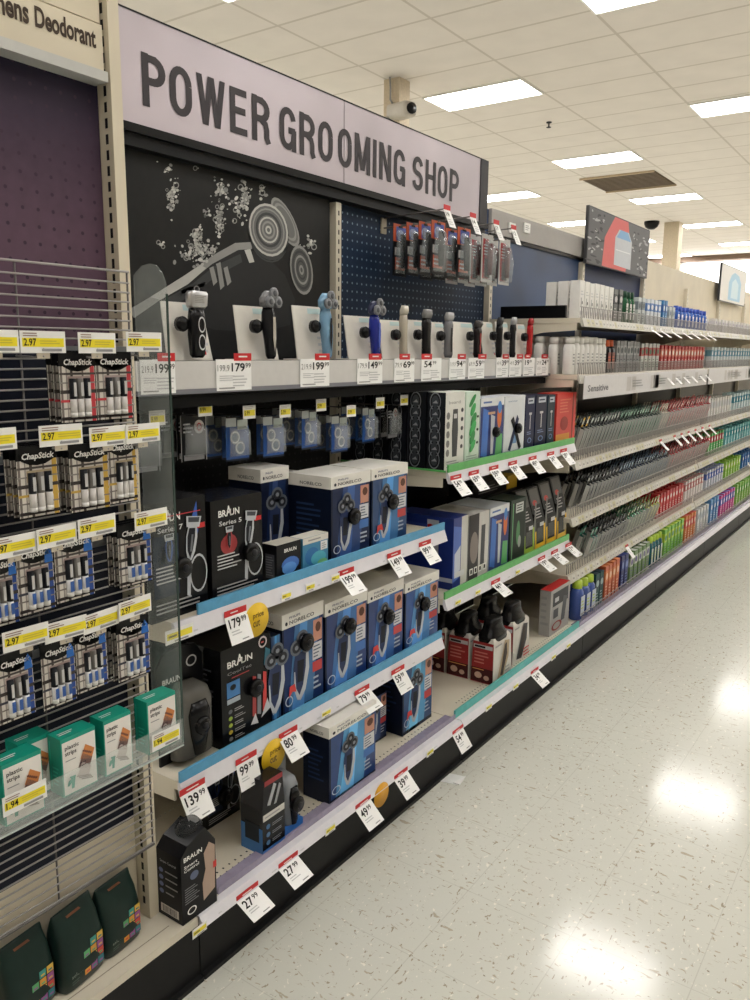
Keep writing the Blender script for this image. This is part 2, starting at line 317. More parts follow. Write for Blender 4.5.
# ------------------------------------------------------------------ power grooming sign
SX = XB+.05
t = thing('overhead_sign','long silver sign reading POWER GROOMING SHOP above the shelving','sign')
SIGNM = M('sign_silver',(196,186,194),.35,.25,var=.12,scale=2.5)
q = MB(); q.box(XB-.03,SX,1.2,M1+.02,2.108,2.392,SIGNM); F = Fr((SX,0,0),(0,1,0),(0,0,1),(1,0,0))
ys0 = hit(140,60,0,SX).y; ys1 = hit(458,195,0,SX).y; zt = hit(143,52,0,SX).z; zb = hit(148,107,0,SX).z
LET = K(66,62,66)
def arc(cx, cy, rx, ry, a0, a1, n=10): return [(cx+rx*math.cos(math.radians(a0+(a1-a0)*i/n)), cy+ry*math.sin(math.radians(a0+(a1-a0)*i/n))) for i in range(n+1)]
TH = .105                                   # stroke half-width; glyph box .62 wide by 1 high
GL = {'P':[[(TH,0),(TH,1)],[(TH,.91)]+[(.3,.91)]+arc(.30,.70,.22,.21,90,-90)+[(TH,.49)]],
 'O':[arc(.31,.64,.21,.27,0,180)+arc(.31,.36,.21,.27,180,360)+[(.52,.64)]],
 'W':['D',((.09,1),(.25,0)),((.41,1),(.25,0)),((.43,1),(.59,0)),((.75,1),(.59,0))],
 'E':[[(.54,.91),(TH,.91),(TH,.09),(.55,.09)],[(TH,.52),(.5,.52)]],
 'R':[[(TH,0),(TH,1)],[(TH,.91),(.3,.91)]+arc(.30,.71,.22,.20,90,-90)+[(TH,.51)],[(.3,.5)]+[(.46,.42),(.5,.3),(.5,.12),(.56,0)]],
 'G':[arc(.31,.66,.21,.25,10,180)+arc(.31,.34,.21,.25,180,300)+[(.5,.2),(.54,.45)],[(.33,.47),(.58,.47)],[(.53,.5),(.53,0)]],
 'M':['D',((.1,0),(.1,1)),((.64,0),(.64,1)),((.12,1),(.36,.08)),((.62,1),(.38,.08))],
 'I':[[(.1,0),(.1,1)]], 'N':['D',((.1,0),(.1,1)),((.52,0),(.52,1)),((.12,1),(.5,0))],
 'S':[arc(.3,.70,.2,.21,10,180,8)+arc(.3,.68,.2,.17,180,255,4)+arc(.3,.32,.21,.18,70,0,4)+arc(.3,.29,.21,.2,0,-175,8)],
 'H':[[(.1,0),(.1,1)],[(.53,0),(.53,1)],[(.1,.52),(.53,.52)]]}
GW = {'W':.84,'M':.74,'I':.2,'E':.58,'P':.58}
def ribbon(mb, F, pts, hw, hv, m, L):
    n = len(pts); A = []; B = []
    for i, (x, y) in enumerate(pts):
        p0 = pts[max(i-1,0)]; p1 = pts[min(i+1,n-1)]; ds = []
        if i > 0: ds.append((x-p0[0], y-p0[1]))
        if i < n-1: ds.append((p1[0]-x, p1[1]-y))
        ns = []
        for dx, dy in ds:
            l = math.hypot(dx,dy) or 1; ns.append((-dy/l, dx/l))
        nx = sum(a for a,b in ns)/len(ns); ny = sum(b for a,b in ns)/len(ns); l2 = max(nx*nx+ny*ny,.22)
        A.append((x+nx/l2*hw, y+ny/l2*hv)); B.append((x-nx/l2*hw, y-ny/l2*hv))
    vs = [F.p(a,b,L) for a,b in A]+[F.p(a,b,L) for a,b in B]
    mb.add(vs, [(i,i+1,n+i+1,n+i) for i in range(n-1)], m)
def sign_text(mb, s, a, b):
    adv = [GW.get(c,.62) for c in s]; tot = sum(adv)+.1*(len(s)-1); k = (b-a)/tot; x = a
    for c, w in zip(s, adv):
        F2 = Fr((SX,x,zb),(0,k,0),(0,0,zt-zb),(1,0,0))
        if GL[c][0] == 'D':
            for i,((ax,ay),(bx_,by_)) in enumerate(GL[c][1:]): q_ = .088 if ax == bx_ else (.078 if c == 'W' else .085); mb.add([F2.p(ax-q_,ay,3+.2*i),F2.p(ax+q_,ay,3+.2*i),F2.p(bx_+q_,by_,3+.2*i),F2.p(bx_-q_,by_,3+.2*i)],[(0,1,2,3)],LET)
        else:
          for i, st in enumerate(GL[c]): ribbon(mb,F2,st,.085,.075,LET,3+.2*i)
        x += (w+.1)*k
ym = hit(335,150,0,SX).y
sw = ys1-ys0
yg = hit(279,150,0,SX).y; yw = hit(270,130,0,SX).y; yS = hit(412,180,0,SX).y; ygE = hit(405,180,0,SX).y
sign_text(q,'POWER',ys0,yw)
yo = ym-.012; sign_text(q,'GRO',yg,yo); q.build('sign_panel',t)
SE = Yof(487,SX,2.25); q = MB(); q.box(XB-.03,SX,M1+.025,SE-.075,2.108,2.392,SIGNM); sign_text(q,'OMING',ym+.014,ygE); sign_text(q,'SHOP',yS,ys1); q.build('sign_panel',t)
q = MB(); q.box(XB+.001,SX+.004,SE-.075,SE,2.10,2.395,K(52,50,54)); q.box(XB-.03,SX+.002,1.2,SE,2.392,2.396,DARK); q.box(XB-.03,SX-.003,1.2,SE,2.052,2.108,K(22,23,26)); q.box(XB+.001,SX+.012,1.2,SE,2.085,2.108,BLACK); q.build('frame',t)  # dark lower band: black rail plus the shade under the sign, painted in
# ------------------------------------------------------------------ black graphic with rotary shaver (printed on a thin panel)
GX = XB+.012
q = MB(); q.box(XB,GX,M0+.02,M1-.02,1.48,2.06,_m['graphic_black'])
class PxF:                                # flat print laid out on the panel plane
    n = 1
    def p(s, a, b, L=1): v = hit(a,b,0,GX); v.x = GX+.0006*L; return v
PF = PxF()
def ge(a,b,ra,rb,m,L=1,rot=0,n=20): q.ell(PF,a,b,ra,rb,m,L,n,rot)
def gr(a,b,ra,rb,w,m,L=1,rot=0): q.ring(PF,a,b,ra,rb,w,m,L,22,rot)
g1,g2,g3,g4 = K(70,72,73),K(150,150,148),K(196,196,192),K(46,47,49)
q.pol(PF,[(128,310),(150,297),(185,275),(215,254),(235,243),(252,242),(252,249),(238,250),(212,264),(190,282),(160,300),(134,318)],g2,1)
q.pol(PF,[(150,297),(185,275),(200,265),(206,268),(188,284),(160,300)],g3,2)
q.pol(PF,[(160,300),(190,282),(212,264),(238,250),(262,252),(285,275),(295,300),(290,325),(262,332),(215,330),(180,318)],g4,1)
q.pol(PF,[(158,303),(192,284),(214,266),(240,254),(242,262),(216,276),(194,294),(168,308)],g1,2); q.pol(PF,[(244,250),(250,249),(254,262),(249,263)],g3,3); q.pol(PF,[(180,290),(205,282),(205,286),(182,294)],g1,2)
for x in (212,219,226): q.pol(PF,[(x-3,264+abs(x-219)*.6),(x+1,262+abs(x-219)*.6),(x+5,286-abs(x-219)*.6),(x+1,290-abs(x-219)*.6)],g2,3)
for x in (216,223): q.pol(PF,[(x-1,268),(x,268),(x+2,284),(x+1,284)],g4,4)
for i in range(4): ge(186+6*i,290-2.4*i,1.1,.9,BLACK,4,n=8)
ge(285,222,9,27,K(112,113,113),1,-.45); gr(285,222,9,27,.12,g2,2,-.45); gr(285,222,7,21,.15,g2,3,-.45)
ge(268,232,20,29,g1,3,-.25); ge(268,230,19,27,K(104,105,105),3.5,-.25)
for r_,w_,m_ in ((1,.09,g3),(.82,.08,g2),(.66,.16,g1),(.5,.14,g3),(.34,.25,g2),(.16,.5,g3)): gr(268,230,19*r_,27*r_,w_,m_,4,-.25)
gr(268,236,19,27,.06,g1,3,-.25)
ge(301,270,11,24,K(92,93,93),3,-.15)
for r_,w_,m_ in ((1,.12,g2),(.8,.14,g1),(.6,.16,g2),(.4,.2,g1),(.2,.5,g2)): gr(301,270,11*r_,25*r_,w_,m_,4,-.15)
random.seed(3)
for (cx_,cy_,sx,sy,n) in ((172,197,5,13,60),(200,252,15,9,130),(197,236,5,9,50),(222,190,7,7,50),(219,220,4,12,70),(206,212,4,4,10),(245,195,4,14,60),(262,190,5,7,18),(202,165,8,3,10),(168,168,5,4,10),(310,245,6,9,18),(160,243,8,3,8),(236,205,9,16,30)):
    for i in range(n):
        x = random.gauss(cx_,sx*.6); y = random.gauss(cy_,sy*.6)
        if y < 150+.27*(x-125)-2: continue
        r_ = random.uniform(.4,1.8); m_ = random.choice([g3,g3,g2,K(220,220,216)])
        if i % 5 == 0: gr(x,y,r_*1.7,r_*1.9,.35,g2,2)
        else: ge(x,y,r_,r_*random.uniform(.5,1.6),m_,2+i%3,random.uniform(0,3),7)
tag(q.build('graphic_panel'),'black and white graphic panel of a splashing three-head rotary shaver under the sign','poster')
random.seed(11)
# ------------------------------------------------------------------ shelves
def bracket(par, Y, X1, z, hf=.035, hb=.09, th=.006):
    q = MB(); q.prism([(XB+.032,Y,z-.001),(X1-.03,Y,z-.001),(X1-.03,Y,z-hf),(X1-.2,Y,z-hf-.01),(XB+.12,Y,z-hb),(XB+.032,Y,z-hb)],(0,th,0),CREAM); q.build('bracket',par)
def rail_marks(q, xa, xb, za, zb, Y0, Y1, dense=0):
    n_ = Vector((za-zb,0,xb-xa)).normalized(); F = Fr((xb,Y0,zb),(0,Y1-Y0,0),(xa-xb,0,za-zb),(za-zb,0,xb-xa)); L_ = Y1-Y0; y = .05
    while y < L_-.06:
        w_ = random.uniform(.02,.045)
        if dense: q.rect(F,y/L_,.15,(y+w_)/L_,.85,random.choice([K(206,204,196),K(196,190,150),K(212,208,202)]),1); q.rect(F,(y+.004)/L_,.35,(y+w_*.6)/L_,.55,K(150,146,140),2)
        else: q.rect(F,y/L_,.2,(y+w_*.5)/L_,.3,LGREY,1)
        y += w_+(.012 if dense else .09)*random.uniform(.6,2)
def shelf(Y0, Y1, z, label, strip=None, X1=LIP, rail_h=.04, fence=0, up=.028, group=None, stripY0=None):
    t = thing('shelf',label,'shelf',group=group)
    q = MB(); q.box(XB+.032,X1-.012,Y0+.004,Y1-.004,z-.022,z,CREAM); q.build('board',t)
    q = MB(); n = .01
    q.prism([(X1-.012,Y0+.002,z),(X1-.004,Y0+.002,z),(X1+n,Y0+.002,z-rail_h),(X1-.004,Y0+.002,z-rail_h),(X1-.012,Y0+.002,z-.02)],(0,Y1-Y0-.004,0),K(222,220,226,.35) if strip else K(196,192,182,.4)); rail_marks(q,X1-.004,X1+n,z,z-rail_h,Y0+.002,Y1-.002,not strip); q.build('price_rail',t)
    if strip:
        q = MB(); a = stripY0 or Y0+.004
        q.box(X1-.010,X1-.003,a,Y1-.004,z+.0005,z+up,strip); q.build('edge_strip',t)
    if fence:
        q = MB(); y = Y0+.02
        while y < Y1-.01: q.box(X1-.018,X1-.015,y,y+.0025,z+.001,z+fence,WIRE); y += .024
        q.box(X1-.0185,X1-.0145,Y0+.01,Y1-.01,z+fence,z+fence+.003,WIRE); q.build('wire_fence',t)
    bracket(t,Y0+.006,X1,z-.022); bracket(t,Y1-.012,X1,z-.022)
    return t
BLUES = M('blue_strip',(84,158,200),.35); GREENS = M('green_strip',(92,176,96),.35); TEALS = M('teal_strip',(78,176,170),.35)
S1, S2 = .872, .462
shelf(1.20,M1+.02,S1,'upper blue-edged shelf holding the boxed black and navy shavers',BLUES,stripY0=1.28)
shelf(1.20,M1+.02,S2,'lower blue-edged shelf holding the boxed red and blue shavers',BLUES)
SA, SB = 1.078, .602
sA = shelf(M1+.03,M2,SA,'upper green-edged shelf of hair clippers and trimmers',GREENS)
q = MB(); q.box(XB+.034,LIP-.012,M1+.026,M1+.03,SA+.001,SA+.008,GREENS); q.build('side_strip',sA)
shelf(M1+.03,M2,SB,'lower green-edged shelf of boxed clippers',GREENS)
# base rails
def base_rail(d, Y0, Y1, strip=None, Ys=None):
    q = MB(); q.prism([(-1.335,Y0,DECK+.001),(-1.314,Y0,DECK+.001),(-1.298,Y0,DECK-.022),(-1.314,Y0,DECK-.022)],(0,Y1-Y0,0),K(222,220,226,.35)); rail_marks(q,-1.314,-1.298,DECK+.001,DECK-.022,Y0,Y1); q.build('price_rail',d)
    q = MB(); m = strip or M('lilac_clear_strip',(150,142,162),.25); Y0 = Ys or Y0
    if strip: q.box(-1.345,-1.337,Y0,Y1,DECK+.001,DECK+.03,m)
    else: q.box(-1.380,-1.337,Y0,Y1,DECK+.001,DECK+.005,m); q.box(-1.3375,-1.3355,Y0,Y1,DECK+.001,DECK+.02,m)
    q.build('edge_strip' if strip else 'clear_strip',d)
base_rail(DECKS[0],M0+.002,M1-.002,None,1.245); base_rail(DECKS[1],M1+.002,M2-.002,TEALS)
for d, a in zip(DECKS[2:],(M2,M3,M4,M5,M6,M7)): base_rail(d,a+.002,a+1.246)
# tester ledge
TX = -1.556; TZ = 1.478
t = thing('tester_ledge','long light grey display ledge carrying the shaver testers','ledge')
q = MB(); q.box(XB+.035,TX-.01,1.24,M2-.005,1.39,TZ-.003,K(8,8,9,.7)); q.build('ledge_body',t)
q = MB(); q.box(TX-.01,TX,1.24,M2-.005,1.40,TZ,K(206,204,202,.4)); q.box(TX-.01,TX+.003,1.24,M2-.005,1.396,1.408,K(120,120,128)); q.build('fascia',t)
q = MB(); q.box(TX-.05,TX-.02,1.24,M2-.005,1.36,1.388,K(6,6,7,.7)); q.build('lower_lip',t)  # near-black underside lip with the ledge's shadow band put into its colour
# toothbrush bays: shelves shared by two bays each
RZ = (1.668,1.402,.985,.703,.41)
nm = ('top','second','third','fourth','fifth')
for (a,b_,w) in ((M2+.005,M4,'nearer'),(M4+.01,M6,'farther'),(M6+.01,M7+1.2,'farthest')):
    for i,z in enumerate(RZ):
        s_ = shelf(a,b_,z,'%s shelf from the top in the %s oral care bays' % (nm[i],w),fence=(.05,.055,.05,.05,.05)[i])
        if i == 1:
            q = MB(); q.box(LIP+.011,LIP+.014,a+.03,b_-.01,z-.115,z-.006,K(214,212,214,.4)); F = Fr((LIP+.014,a+.03,z-.115),(0,b_-a-.04,0),(0,0,.11),(1,0,0))
            if w == 'nearer': q.txt(F,.02,.3,.14,.6,'Sensitive',K(110,110,116),2)
            for k in range(9):
                u = random.uniform(.2,.9); q.rect(F,u,.15,u+.03,.85,K(196,192,190),2); q.lines(F,u+.04,u+.09,.3,.7,3,K(160,160,162),2)
            q.build('sign_strip',s_)
# ------------------------------------------------------------------ price tags
def price(px, X, z, big, small, label, tilt=.75, w=.078, body=.072, rail='', cut=None, yaw=0):
    Y = Yof(px,X,z)
    o = MB(); F = Fr((-w/2,0,-.016),(w,0,0),(0,0,.016),(0,-1,0)); o.box(-w/2,w/2,0,.0015,-.016,0,RED); o.lines(F,.25,.8,.3,.75,1,WHITE,2)
    s_, c_ = math.sin(tilt), math.cos(tilt)
    B = Fr((-w/2,-body*s_,-.016-body*c_),(w,0,0),(0,body*s_,body*c_),(0,-c_,s_))
    o.prism([B.p(0,0,0),B.p(1,0,0),B.p(1,1,0),B.p(0,1,0)],B.n*-.001,PAPER)
    if big:
        L = len(big); x1 = .62 if L == 3 else .5
        o.txt(B,.1,.56,x1,.9,big,INK,2,.02,3); o.txt(B,x1+.05,.7,x1+.28,.9,small,INK,2,.02,2)
    o.lines(B,.12,.6,.3,.5,2,LGREY,2); o.rect(B,.5,.08,.8,.12,GREY,2)
    ob = o.build('price_tag',loc=(X+.009,Y,z),rz=PI/2+yaw); tag(ob,label,'price tag')
    return ob, Y
def cutdot(px, X, z, label, r=.04, m=ORANGE, yaw=.0):
    Y = Yof(px,X,z); o = MB(); o.loft([(0,0,0,r,r),(0,-.001,0,r,r)],m,28,ax=1); F = Fr((-r,-.001,-r),(2*r,0,0),(0,0,2*r),(0,-1,0))
    if 'price cut' in label: o.txt(F,.34,.52,.78,.72,'price',K(110,80,10),2,.02,2); o.txt(F,.34,.3,.62,.5,'cut',K(110,80,10),2,.02,2)
    tag(o.build('price_cut_sticker',loc=(X+.009,Y,z),rz=PI/2),label,'sticker')
R1 = LIP
price(233,R1,.862,'179','99','red-topped 179.99 tag beside the yellow sticker on the upper blue shelf',.35)
cutdot(254,R1+.002,.812,'round yellow price cut sticker on the upper blue shelf rail',.046)
price(344,R1,.862,'199','99','red-topped tag below the left front white-lidded carton, upper blue shelf',.8)
price(392,R1,.862,'149','99','red-topped tag below the right front white-lidded carton, upper blue shelf',.7)
price(423,R1,.862,'99','99','last red-topped tag at the right end of the upper blue shelf',.7)
price(190,R1,.452,'139','99','large red-topped 139.99 tag at the left end of the lower blue shelf',.5,w=.082)
price(244,R1,.448,'99','99','red-topped tag just left of the yellow sticker on the lower blue shelf',.25)
cutdot(271,R1+.002,.402,'round yellow price cut sticker on the lower blue shelf rail',.048)
price(286,R1,.452,'80','99','red-topped tag just right of the yellow sticker on the lower blue shelf',.7)
price(360,R1,.452,'79','99','strongly tilted red-topped tag below the third blue shaver box, lower blue shelf',.9)
price(396,R1,.45,'59','99','last red-topped tag at the right end of the lower blue shelf',.6)
B1 = -1.309
price(245,B1,.158,'27','99','red-topped tag on the bottom rail nearest the tall black carton',1.1,body=.066)
price(286,B1,.158,'27','99','red-topped tag on the bottom rail below the black and blue foil shaver carton',1.0,body=.066)
price(361,B1,.158,'49','99','red-topped tag overlapping the orange sticker on the bottom rail',.8)
cutdot(379,B1,.130,'small orange round sticker on the bottom rail',.040,K(222,160,30))
price(399,B1,.158,'39','99','red-topped tag right of the orange sticker on the bottom rail',.75)
price(456,B1,.158,'54','99','red-topped tag where the lilac and teal bottom strips meet',.6)
price(533,B1,.158,'34','99','single red-topped tag midway along the teal bottom strip',.9)
for i,(px,bg) in enumerate(((454,'54'),(472,'69'),(492,'59'),(511,'39'),(531,'49'),(549,'24'),(562,'29'))):
    price(px,R1,1.068,bg,'99','slanted red-topped tag, %s along the upper green shelf rail' % ('first','second','third','fourth','fifth','sixth','last')[i],.75)
for i,(px,bg) in enumerate(((494,'44'),(540,'19'),(553,'22'),(567,'17'))):
    price(px,R1,.592,bg,'99','slanted red-topped tag, %s along the lower green shelf rail' % ('first','second','third','last')[i],1.0)
# plain slanted tags on the oral care shelves
def plain(px, z, label, group, tilt=.8, red=False, body=.075, X=LIP):
    Y = Yof(px,X,z); o = MB(); w = .05; s_, c_ = math.sin(tilt), math.cos(tilt)
    o.box(-w/2,w/2,0,.0015,-.014,0,RED if red else WHITE)
    B = Fr((-w/2,-body*s_,-.014-body*c_),(w,0,0),(0,body*s_,body*c_),(0,-c_,s_)); o.prism([B.p(0,0,0),B.p(1,0,0),B.p(1,1,0),B.p(0,1,0)],B.n*-.001,PAPER); o.lines(B,.2,.7,.4,.8,3,LGREY,2)
    tag(o.build('price_tag',loc=(X+.005,Y,z),rz=PI/2),label,'price tag',group)
for px in (651,660,671,682,691,700,707): plain(px,1.655,'white tag sloping off the top oral care shelf','tags on the top oral care shelf',1.0)
for px in (667,675,683,691,699,705): plain(px,1.37,'red-topped tag on the sign strip of the second oral care shelf','tags on the second oral care shelf',.8,True,.06,LIP+.006)
for px in (660,674,681,688,695,702,709): plain(px,.975,'white tag with red top sloping off the third oral care shelf','tags on the third oral care shelf',.8,True)
plain(626,.40,'single white tag with red top on the fifth oral care shelf',None,.7,True)
plain(748,.50,'white tag at the right photo edge on a far shelf',None,.7,False,X=LIP)
# small yellow labels slid in the rails
def rail_label(px, X, z, label, group, w=.05, h=.024):
    Y = Yof(px,X,z); o = MB(); o.box(-w/2,w/2,-.001,0,-h/2,h/2,WHITE); F = Fr((-w/2,-.001,-h/2),(w,0,0),(0,0,h),(0,-1,0)); o.rect(F,.05,.3,.95,.75,YEL); o.rect(F,.3,.08,.8,.2,GREY,2); o.lines(F,.1,.5,.35,.7,1,K(120,110,40),2)
    tag(o.build('shelf_label',loc=(X+.012,Y,z),rot=(math.radians(0),0,PI/2)),label,'shelf label',group)
for px in (283,307,332): rail_label(px,R1,S1-.024,'small yellow shelf label in the upper blue shelf rail','yellow labels in the upper blue shelf rail',.04)
rail_label(176,R1,S1-.022,'yellow and white label at the left end of the upper blue shelf rail',None,.085,.034)
for px in (323,): rail_label(px,R1,S2-.024,'small yellow shelf label in the lower blue shelf rail',None,.045)
for px in (196,327,427): rail_label(px,B1+.0,.15,'small yellow label in the white bottom rail of the blue-edged bay','yellow labels in the bottom rail',.045)
for px in (455,475,515): rail_label(px,R1,SB-.024,'small yellow label in the lower green shelf rail','yellow labels in the lower green shelf rail',.045)
for px in (486,513,551,566): rail_label(px,B1,.15,'small yellow label in the teal-edged bottom rail','yellow labels in the teal-edged bottom rail',.05)
# ------------------------------------------------------------------ left bay: deodorant back wall and wire rack
P0 = -1.445
t = thing('back_panel','purple pegboard back panel of the deodorant bay at the left','panel')
PE = Yof(103,P0,1.8); PW = Yof(127,-1.405,1.8)
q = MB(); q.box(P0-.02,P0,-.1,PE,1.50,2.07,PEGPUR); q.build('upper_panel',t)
q = MB(); q.box(P0-.02,P0,-.1,PE,.42,1.50,K(26,30,44)); q.build('middle_panel',t)
q = MB(); q.box(P0-.02,P0,-.1,PE,DECK,.42,CREAMW)
F = Fr((P0,-.1,DECK),(0,PE+.1,0),(0,0,.255),(1,0,0))
for i in range(30):
    for j in range(2): q.rect(F,.8+.012*i,.1+.75*j,.803+.012*i,.11+.75*j,GREY)
q.build('lower_panel',t)
t = thing('shelf_upright','tall cream slotted upright post between the wire rack bay and the grooming sign','upright')
q = MB(); q.box(P0-.02,-1.405,PE+.002,PW,DECK+.001,2.45,CREAMW); F = Fr((P0-.02,PE+.002,0),(.06,0,0),(0,0,1),(0,-1,0))
z = .2
while z < 2.4: q.rect(F,.62,z,.76,z+.019,BLACK); z += .030
q.build('post',t)
d = thing('base_deck','cream bottom deck with black kick plate under the wire rack','shelf')
q = MB(); q.box(P0,-1.315,-.1,M0-.002,DECK-.02,DECK,CREAM); q.box(-1.352,-1.350,-.1,1.1,DECK,DECK+.0006,K(150,140,120))
for (a,b) in ((.97,-1.40),(.985,-1.392),(1.0,-1.404),(.95,-1.388),(.94,-1.40)): q.rect(Fr((b,a,DECK),(.006,0,0),(0,.006,0),(0,0,1)),0,0,1,1,BLACK)
q.build('deck_board',d)
q = MB(); q.box(-1.335,-1.315,-.1,M0-.002,.012,DECK-.022,_m['kick_black']); q.box(-1.345,-1.30,-.1,M0-.002,0,.012,_m['kick_black']); q.build('kick_plate',d)
# header of the left bay
HX = P0+.03
t = thing('header_sign','cream header sign reading mens Deodorant above the purple pegboard','sign')
q = MB(); zt_ = hit(98,43,0,HX).z; zb_ = hit(98,68,0,HX).z
q.box(P0+.001,HX,-.1,PE-.005,zb_-.005,2.125,CREAMW); q.box(P0+.001,HX-.006,-.1,PE-.005,2.13,2.4,CREAMW)
F = Fr((HX,0,0),(0,1,0),(0,0,1),(1,0,0)); b_ = hit(50,52,0,HX); ht = .036; BR = K(70,58,48)
ya, yb, yc, yd = [Yof(v,HX,2.08) for v in (-8,29,35,96)]
zb1 = hit(0,25-3,0,HX).z; zl = hit(35,27,0,HX).z; ze = hit(95,45,0,HX).z
q.txt(F,ya,zl-.0,yb,zl+ht*.76,'mens',BR,2,.03,5); q.txt(F,yc,zl-.0,yd,zl+ht,'Deodorant',BR,2,.03,5); q.build('sign_board',t)
q = MB(); q.box(P0+.001,HX+.012,-.1,PE-.005,2.02,zb_-.006,K(196,196,192,.3)); q.build('lower_lip',t)
# wire rack
G0 = -1.372
rk = thing('wire_rack','white wire side rack with clear end panel hung on the left bay','rack')
q = MB(); z = .385
while z < 1.655: q.tube([(G0,.30,z),(G0,1.085,z)],.0020,WIRE,5); z += .0187
q.build('wire_grid',rk)
q = MB()
for y in (.32,.62,.84,1.083): q.tube([(G0-.003,y,.38),(G0-.003,y,1.66)],.0022,WIREP,6)
q.tube([(G0,.30,.38),(G0,1.085,.38)],.003,WIREP,6); q.tube([(G0,.30,1.66),(G0,1.085,1.66)],.0025,WIRE,6); q.build('frame',rk)
RF = -1.272
q = MB(); pts = [(G0+.002,1.095,.66),(RF,1.095,.66),(RF,1.095,1.615)]+[(RF-.045+.045*math.cos(a),1.095,1.615+.06*math.sin(a)) for a in (.4,.8,1.2,1.57)]+[(G0+.03,1.095,1.672),(G0+.002,1.095,1.655)]
q.prism(pts,(0,.003,0),CLEAR); q.box(RF-.001,RF+.001,1.094,1.0985,.66,1.615,EDGE); q.build('clear_end_panel',rk)
TZ0 = .667
q = MB(); q.box(RF,RF+.003,.30,1.095,TZ0-.012,TZ0+.05,CLEAR); q.box(G0+.002,RF,.30,1.095,TZ0-.006,TZ0-.003,CLEAR); q.box(RF+.0005,RF+.0035,.30,1.095,TZ0-.0135,TZ0-.011,K(190,198,195,.2)); q.build('clear_tray',rk)
q = MB()
for (z,) in ((1.50,),(1.305,),(1.115,),(.925,)): q.box(G0+.003,G0+.009,.30,1.085,z-.003,z+.012,K(110,112,114,.3))
q.build('hook_rail',rk)
def label297(px, py, price_='2.97', w=.084, row='', extra=''):
    X = RF+.004 if not extra else RF+.005
    p = hit(px,py,0,X); o = MB(); h = .037
    o.box(-w/2,w/2,-.001,0,-h/2,h/2,WHITE); F = Fr((-w/2,-.001,-h/2),(w,0,0),(0,0,h),(0,-1,0)); o.rect(F,.04,.28,.96,.68,K(240,222,40),1)
    o.txt(F,.07,.32,.34,.66,price_,INK,2,.02,2); o.lines(F,.06,.5,.72,.94,2,K(150,120,110),2); o.rect(F,.45,.08,.9,.2,GREY,2); o.lines(F,.42,.95,.38,.6,2,K(206,190,60),2)
    return o, p
rows = {'top':[(-5,341),(43,342),(97,343),(144,342)],'second':[(-7,440),(61,435),(108,436),(143,433)],'third':[(14,546),(57,536),(97,526),(151,519)],'fourth':[(26,637),(66,629),(101,620),(135,607)]}
for r_, L_ in rows.items():
    for i,(px,py) in enumerate(L_):
        ordn = ('leftmost','second from left','third from left','rightmost')[i]
        t = thing('label_hook','yellow 2.97 label on a rack hook, %s in the %s row' % (ordn,r_),'price label')
        o, p = label297(px,py); t.location = p; t.rotation_euler = (0,0,PI/2+random.uniform(-.08,.08)); ob = o.build('label_plate',t)
        hk = MB(); hk.tube([(0,-.0,-.024),(0,.02,-.026),(0,.088,-.024)],.0018,WIRE); hk.tube([(0,.0,-.01),(0,.003,-.02),(0,.006,-.026)],.0018,WIRE); hk.box(-.012,.012,.001,.0025,-.028,0,K(196,186,168)); hk.build('wire_hook',t)
for (px,py,pr,n) in ((24,797,'1.94','lower left'),(165,737,'1.94','right end')):
    o, p = label297(px,py,pr,.085 if px < 100 else .075,'',1); ob = o.build('shelf_label',loc=(RF+.008,p.y,p.z),rz=PI/2); tag(ob,'yellow 1.94 label on the clear tray of bandage boxes, %s' % n,'price label')
# lip balm packs
PLB, PLR = K(18,18,20,.3), K(206,198,188)
def balm(kind):
    w, h = .078, .130; q = MB(); q.box(-w/2,w/2,-.0,.0015,0,h,PLB); F = Fr((-w/2,0,0),(w,0,0),(0,0,h),(0,-1,0))
    q.rect(F,.0,.02,1,.80,K(226,220,212),1)
    for a,wd,c in ((.02,.06,K(120,112,106)),(.18,.03,K(160,152,146)),(.30,.07,K(90,82,78)),(.62,.05,K(130,122,116)),(.86,.12,K(200,60,70) if kind == 'red' else (K(210,170,70) if kind == 'yel' else K(30,70,150)))): q.rect(F,a,.02,a+wd,.80,c,2)
    for b,hd,c in ((.05,.045,K(50,44,44)),(.2,.02,K(130,120,116)),(.30,.035,K(200,60,70) if kind == 'red' else (K(206,170,80) if kind == 'yel' else K(70,70,80))),(.42,.05,K(70,64,62)),(.56,.02,K(150,144,140)),(.68,.03,K(90,84,82))): q.rect(F,0,b,1,b+hd,c,3)
    q.pol(F,[(0,.84),(.5,.73),(1,.84),(1,1),(0,1)],PLB,4); q.pol(F,[(0,.86),(.12,.79),(.3,.74),(.5,.725),(.7,.74),(.88,.79),(1,.86),(1,.9),(0,.9)],PLB,4)
    q.txt(F,.10,.79,.90,.90,'ChapStick',WHITE,6,.03,2,.3)
    q.rect(F,.22,.5,.84,.66,K(190,170,166) if kind != 'yel' else K(196,180,150),4); q.lines(F,.25,.8,.52,.64,3,K(110,70,70),5)
    for i in range(3):
        x = -.2*w+.2*w*i+.002; q.loft([(x,-.004,.012,.0066,.0066),(x,-.004,.045,.0066,.0066)],K(206,202,198) if kind != 'blu' else K(220,220,222),10)
        q.loft([(x,-.004,.045,.0067,.0067),(x,-.004,.082,.0067,.0067)],K(30,32,38) if i != 1 else K(120,116,112),10); q.loft([(x,-.004,.012,.0067,.0067),(x,-.004,.020,.0067,.0067)],K(230,228,224),10)
        if kind == 'blu': q.rect(Fr((x-.004,-.0112,0),(.008,0,0),(0,0,1),(0,-1,0)),0,.022,1,.042,K(50,90,160),1)
        q.rect(Fr((x-.003,-.0112,0),(.006,0,0),(0,0,1),(0,-1,0)),0,.05,1,.075,K(190,190,188),1)
    if kind == 'blu': q.pol(F,[(.74,.7),(.98,.7),(.95,.84),(.86,.92),(.76,.84)],K(36,110,200),6)
    return q.mesh('lip_balm_pack')
